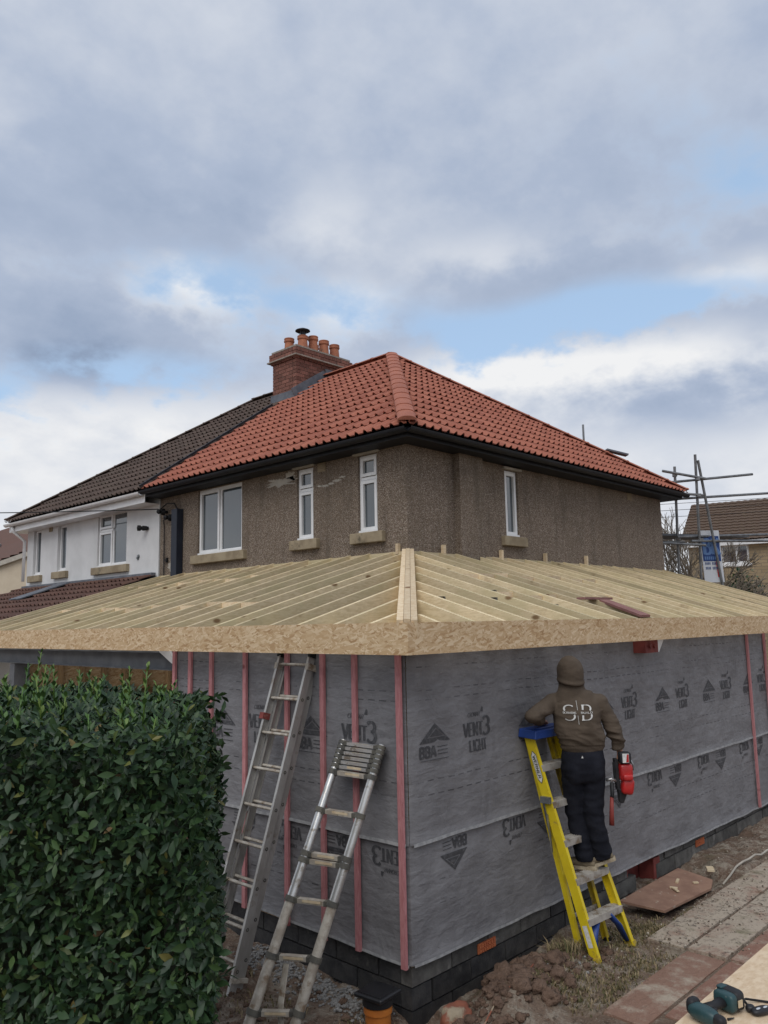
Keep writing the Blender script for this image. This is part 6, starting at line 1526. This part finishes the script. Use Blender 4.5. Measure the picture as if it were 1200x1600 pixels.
for j in range(ns):
    for e in (0, 1):
        for i in range(41): v.append(fO + us_ * i * .2 + ss_ * (L_ * (j + e) / ns) + V((0, 0, (.06 if e == 0 else .0) + (.03 if i % 2 else 0))))
for r_ in range(2 * ns - 1):
    for i in range(40): f.append((r_ * 41 + i, r_ * 41 + i + 1, (r_ + 1) * 41 + i + 1, (r_ + 1) * 41 + i))
m = MB(); m.add(v, f); m.obj('roof', MT['tile_mulberry'], fl)
m = MB(); m.add([fp(-7, 2.7, 1.0), fp(4, 6.4, 1.0), fp(4, 9.0, 5.5), fp(-7, 5.6, 5.5)], [(0, 1, 2, 3)]); m.obj('upper_roof', MT['tile_mulberry'], fl)
m = MB(); m.lathe(fp(.2, 5.35, .6), [(.10, -.4), (.10, .5), (.16, .5), (.16, .58), (.1, .62), (.1, .85), (.01, .86)], 14); m.obj('flue', MT['galv'], fl, smooth=True, angle=40)

# ================================================================== BARE TREE AND BUSH
def bare_tree(base, h, label, seed, spread=.5, n0=7, group=None):
    tr = thing('bare_tree', label, 'tree', base, group); rr = random.Random(seed); trunk = MB(); br = MB(); tw = MB()
    b = V(base); trunk.tube([b, b + V((.05, 0, h * .22)), b + V((.0, .05, h * .42))], [.13, .10, .07], 10); 
    def grow(p, d, L, r, lev):
        q = p + d * L * .5 + V((rr.gauss(0, .05), rr.gauss(0, .05), 0)) * L; e = p + d * L
        (br if lev < 2 else tw).tube([p, q, e], [max(r, .007), max(r * .8, .006), max(r * .6, .005)], 6 if lev < 2 else 4, cap=False)
        if lev >= 4: return
        for k in range(4 if lev < 3 else 5):
            nd = (d + V((rr.gauss(0, spread), rr.gauss(0, spread), rr.gauss(.12, .3)))).normalized(); grow(p.lerp(e, rr.uniform(.35, 1.0)), nd, L * rr.uniform(.5, .72), r * .55, lev + 1)
    for k in range(n0): a = k * 2.4; grow(b + V((0, 0, h * rr.uniform(.2, .42))), V((math.cos(a) * .55, math.sin(a) * .55, 1)).normalized(), h * .3, .045, 0)
    trunk.obj('trunk', MT['twig'], tr, smooth=True); o = br.obj('branches', MT['twig'], tr); o2 = tw.obj('twigs', MT['twig'], tr); tag(o2, kind='stuff'); return tr
bare_tree((15.1, 4.6, -.1), 6.0, 'leafless twiggy tree between the pebbledash wall and the scaffold', 5, .36, 9)
bu = thing('bush', 'dark evergreen bush in front of the stone house beside its porch', 'bush', (21.5, 5.3, -.1))
m = MB(); m.tube([(21.5, 5.3, -.1), (21.5, 5.3, 3.0)], .08, 8); m.obj('trunk', MT['twig'], bu)
m = MB(); r2 = random.Random(4)
for k in range(2600):
    d = V((r2.gauss(0, 1), r2.gauss(0, 1), r2.gauss(0, 1))).normalized() * (r2.uniform(.55, 1.0)); d *= 1 + .25 * mnoise.noise(d * 3)
    p = V((21.5, 5.3, 3.15)) + V((d.x * .75, d.y * .75, d.z * 1.15)); M3 = leaf_rot(V((r2.gauss(0, 1), r2.gauss(0, 1), r2.gauss(0, .6) + .01)), V((0, 0, 1))); lm = leafm[k % 3]; m.add([M3 @ (v * .16) + p for v in lm.v], lm.f)
o = m.obj('crown', MT['leaf'], bu)
# telephone wires beyond the scaffold
for k in range(3):
    m = MB(); a, b = V((20, 10, 6.2 + k * .22)), V((48, -6, 9.2 + k * .35)); m.tube([a.lerp(b, t_ / 10) - V((0, 0, 1.2 * (t_ / 10) * (1 - t_ / 10))) for t_ in range(11)], .009, 5); o = m.obj('telephone_wire', MT['wire_black']); tag(o, 'thin wire across the sky right of the scaffold, %s of three' % ('lowest', 'middle', 'highest')[k], 'wire', 'wires beyond the scaffold')
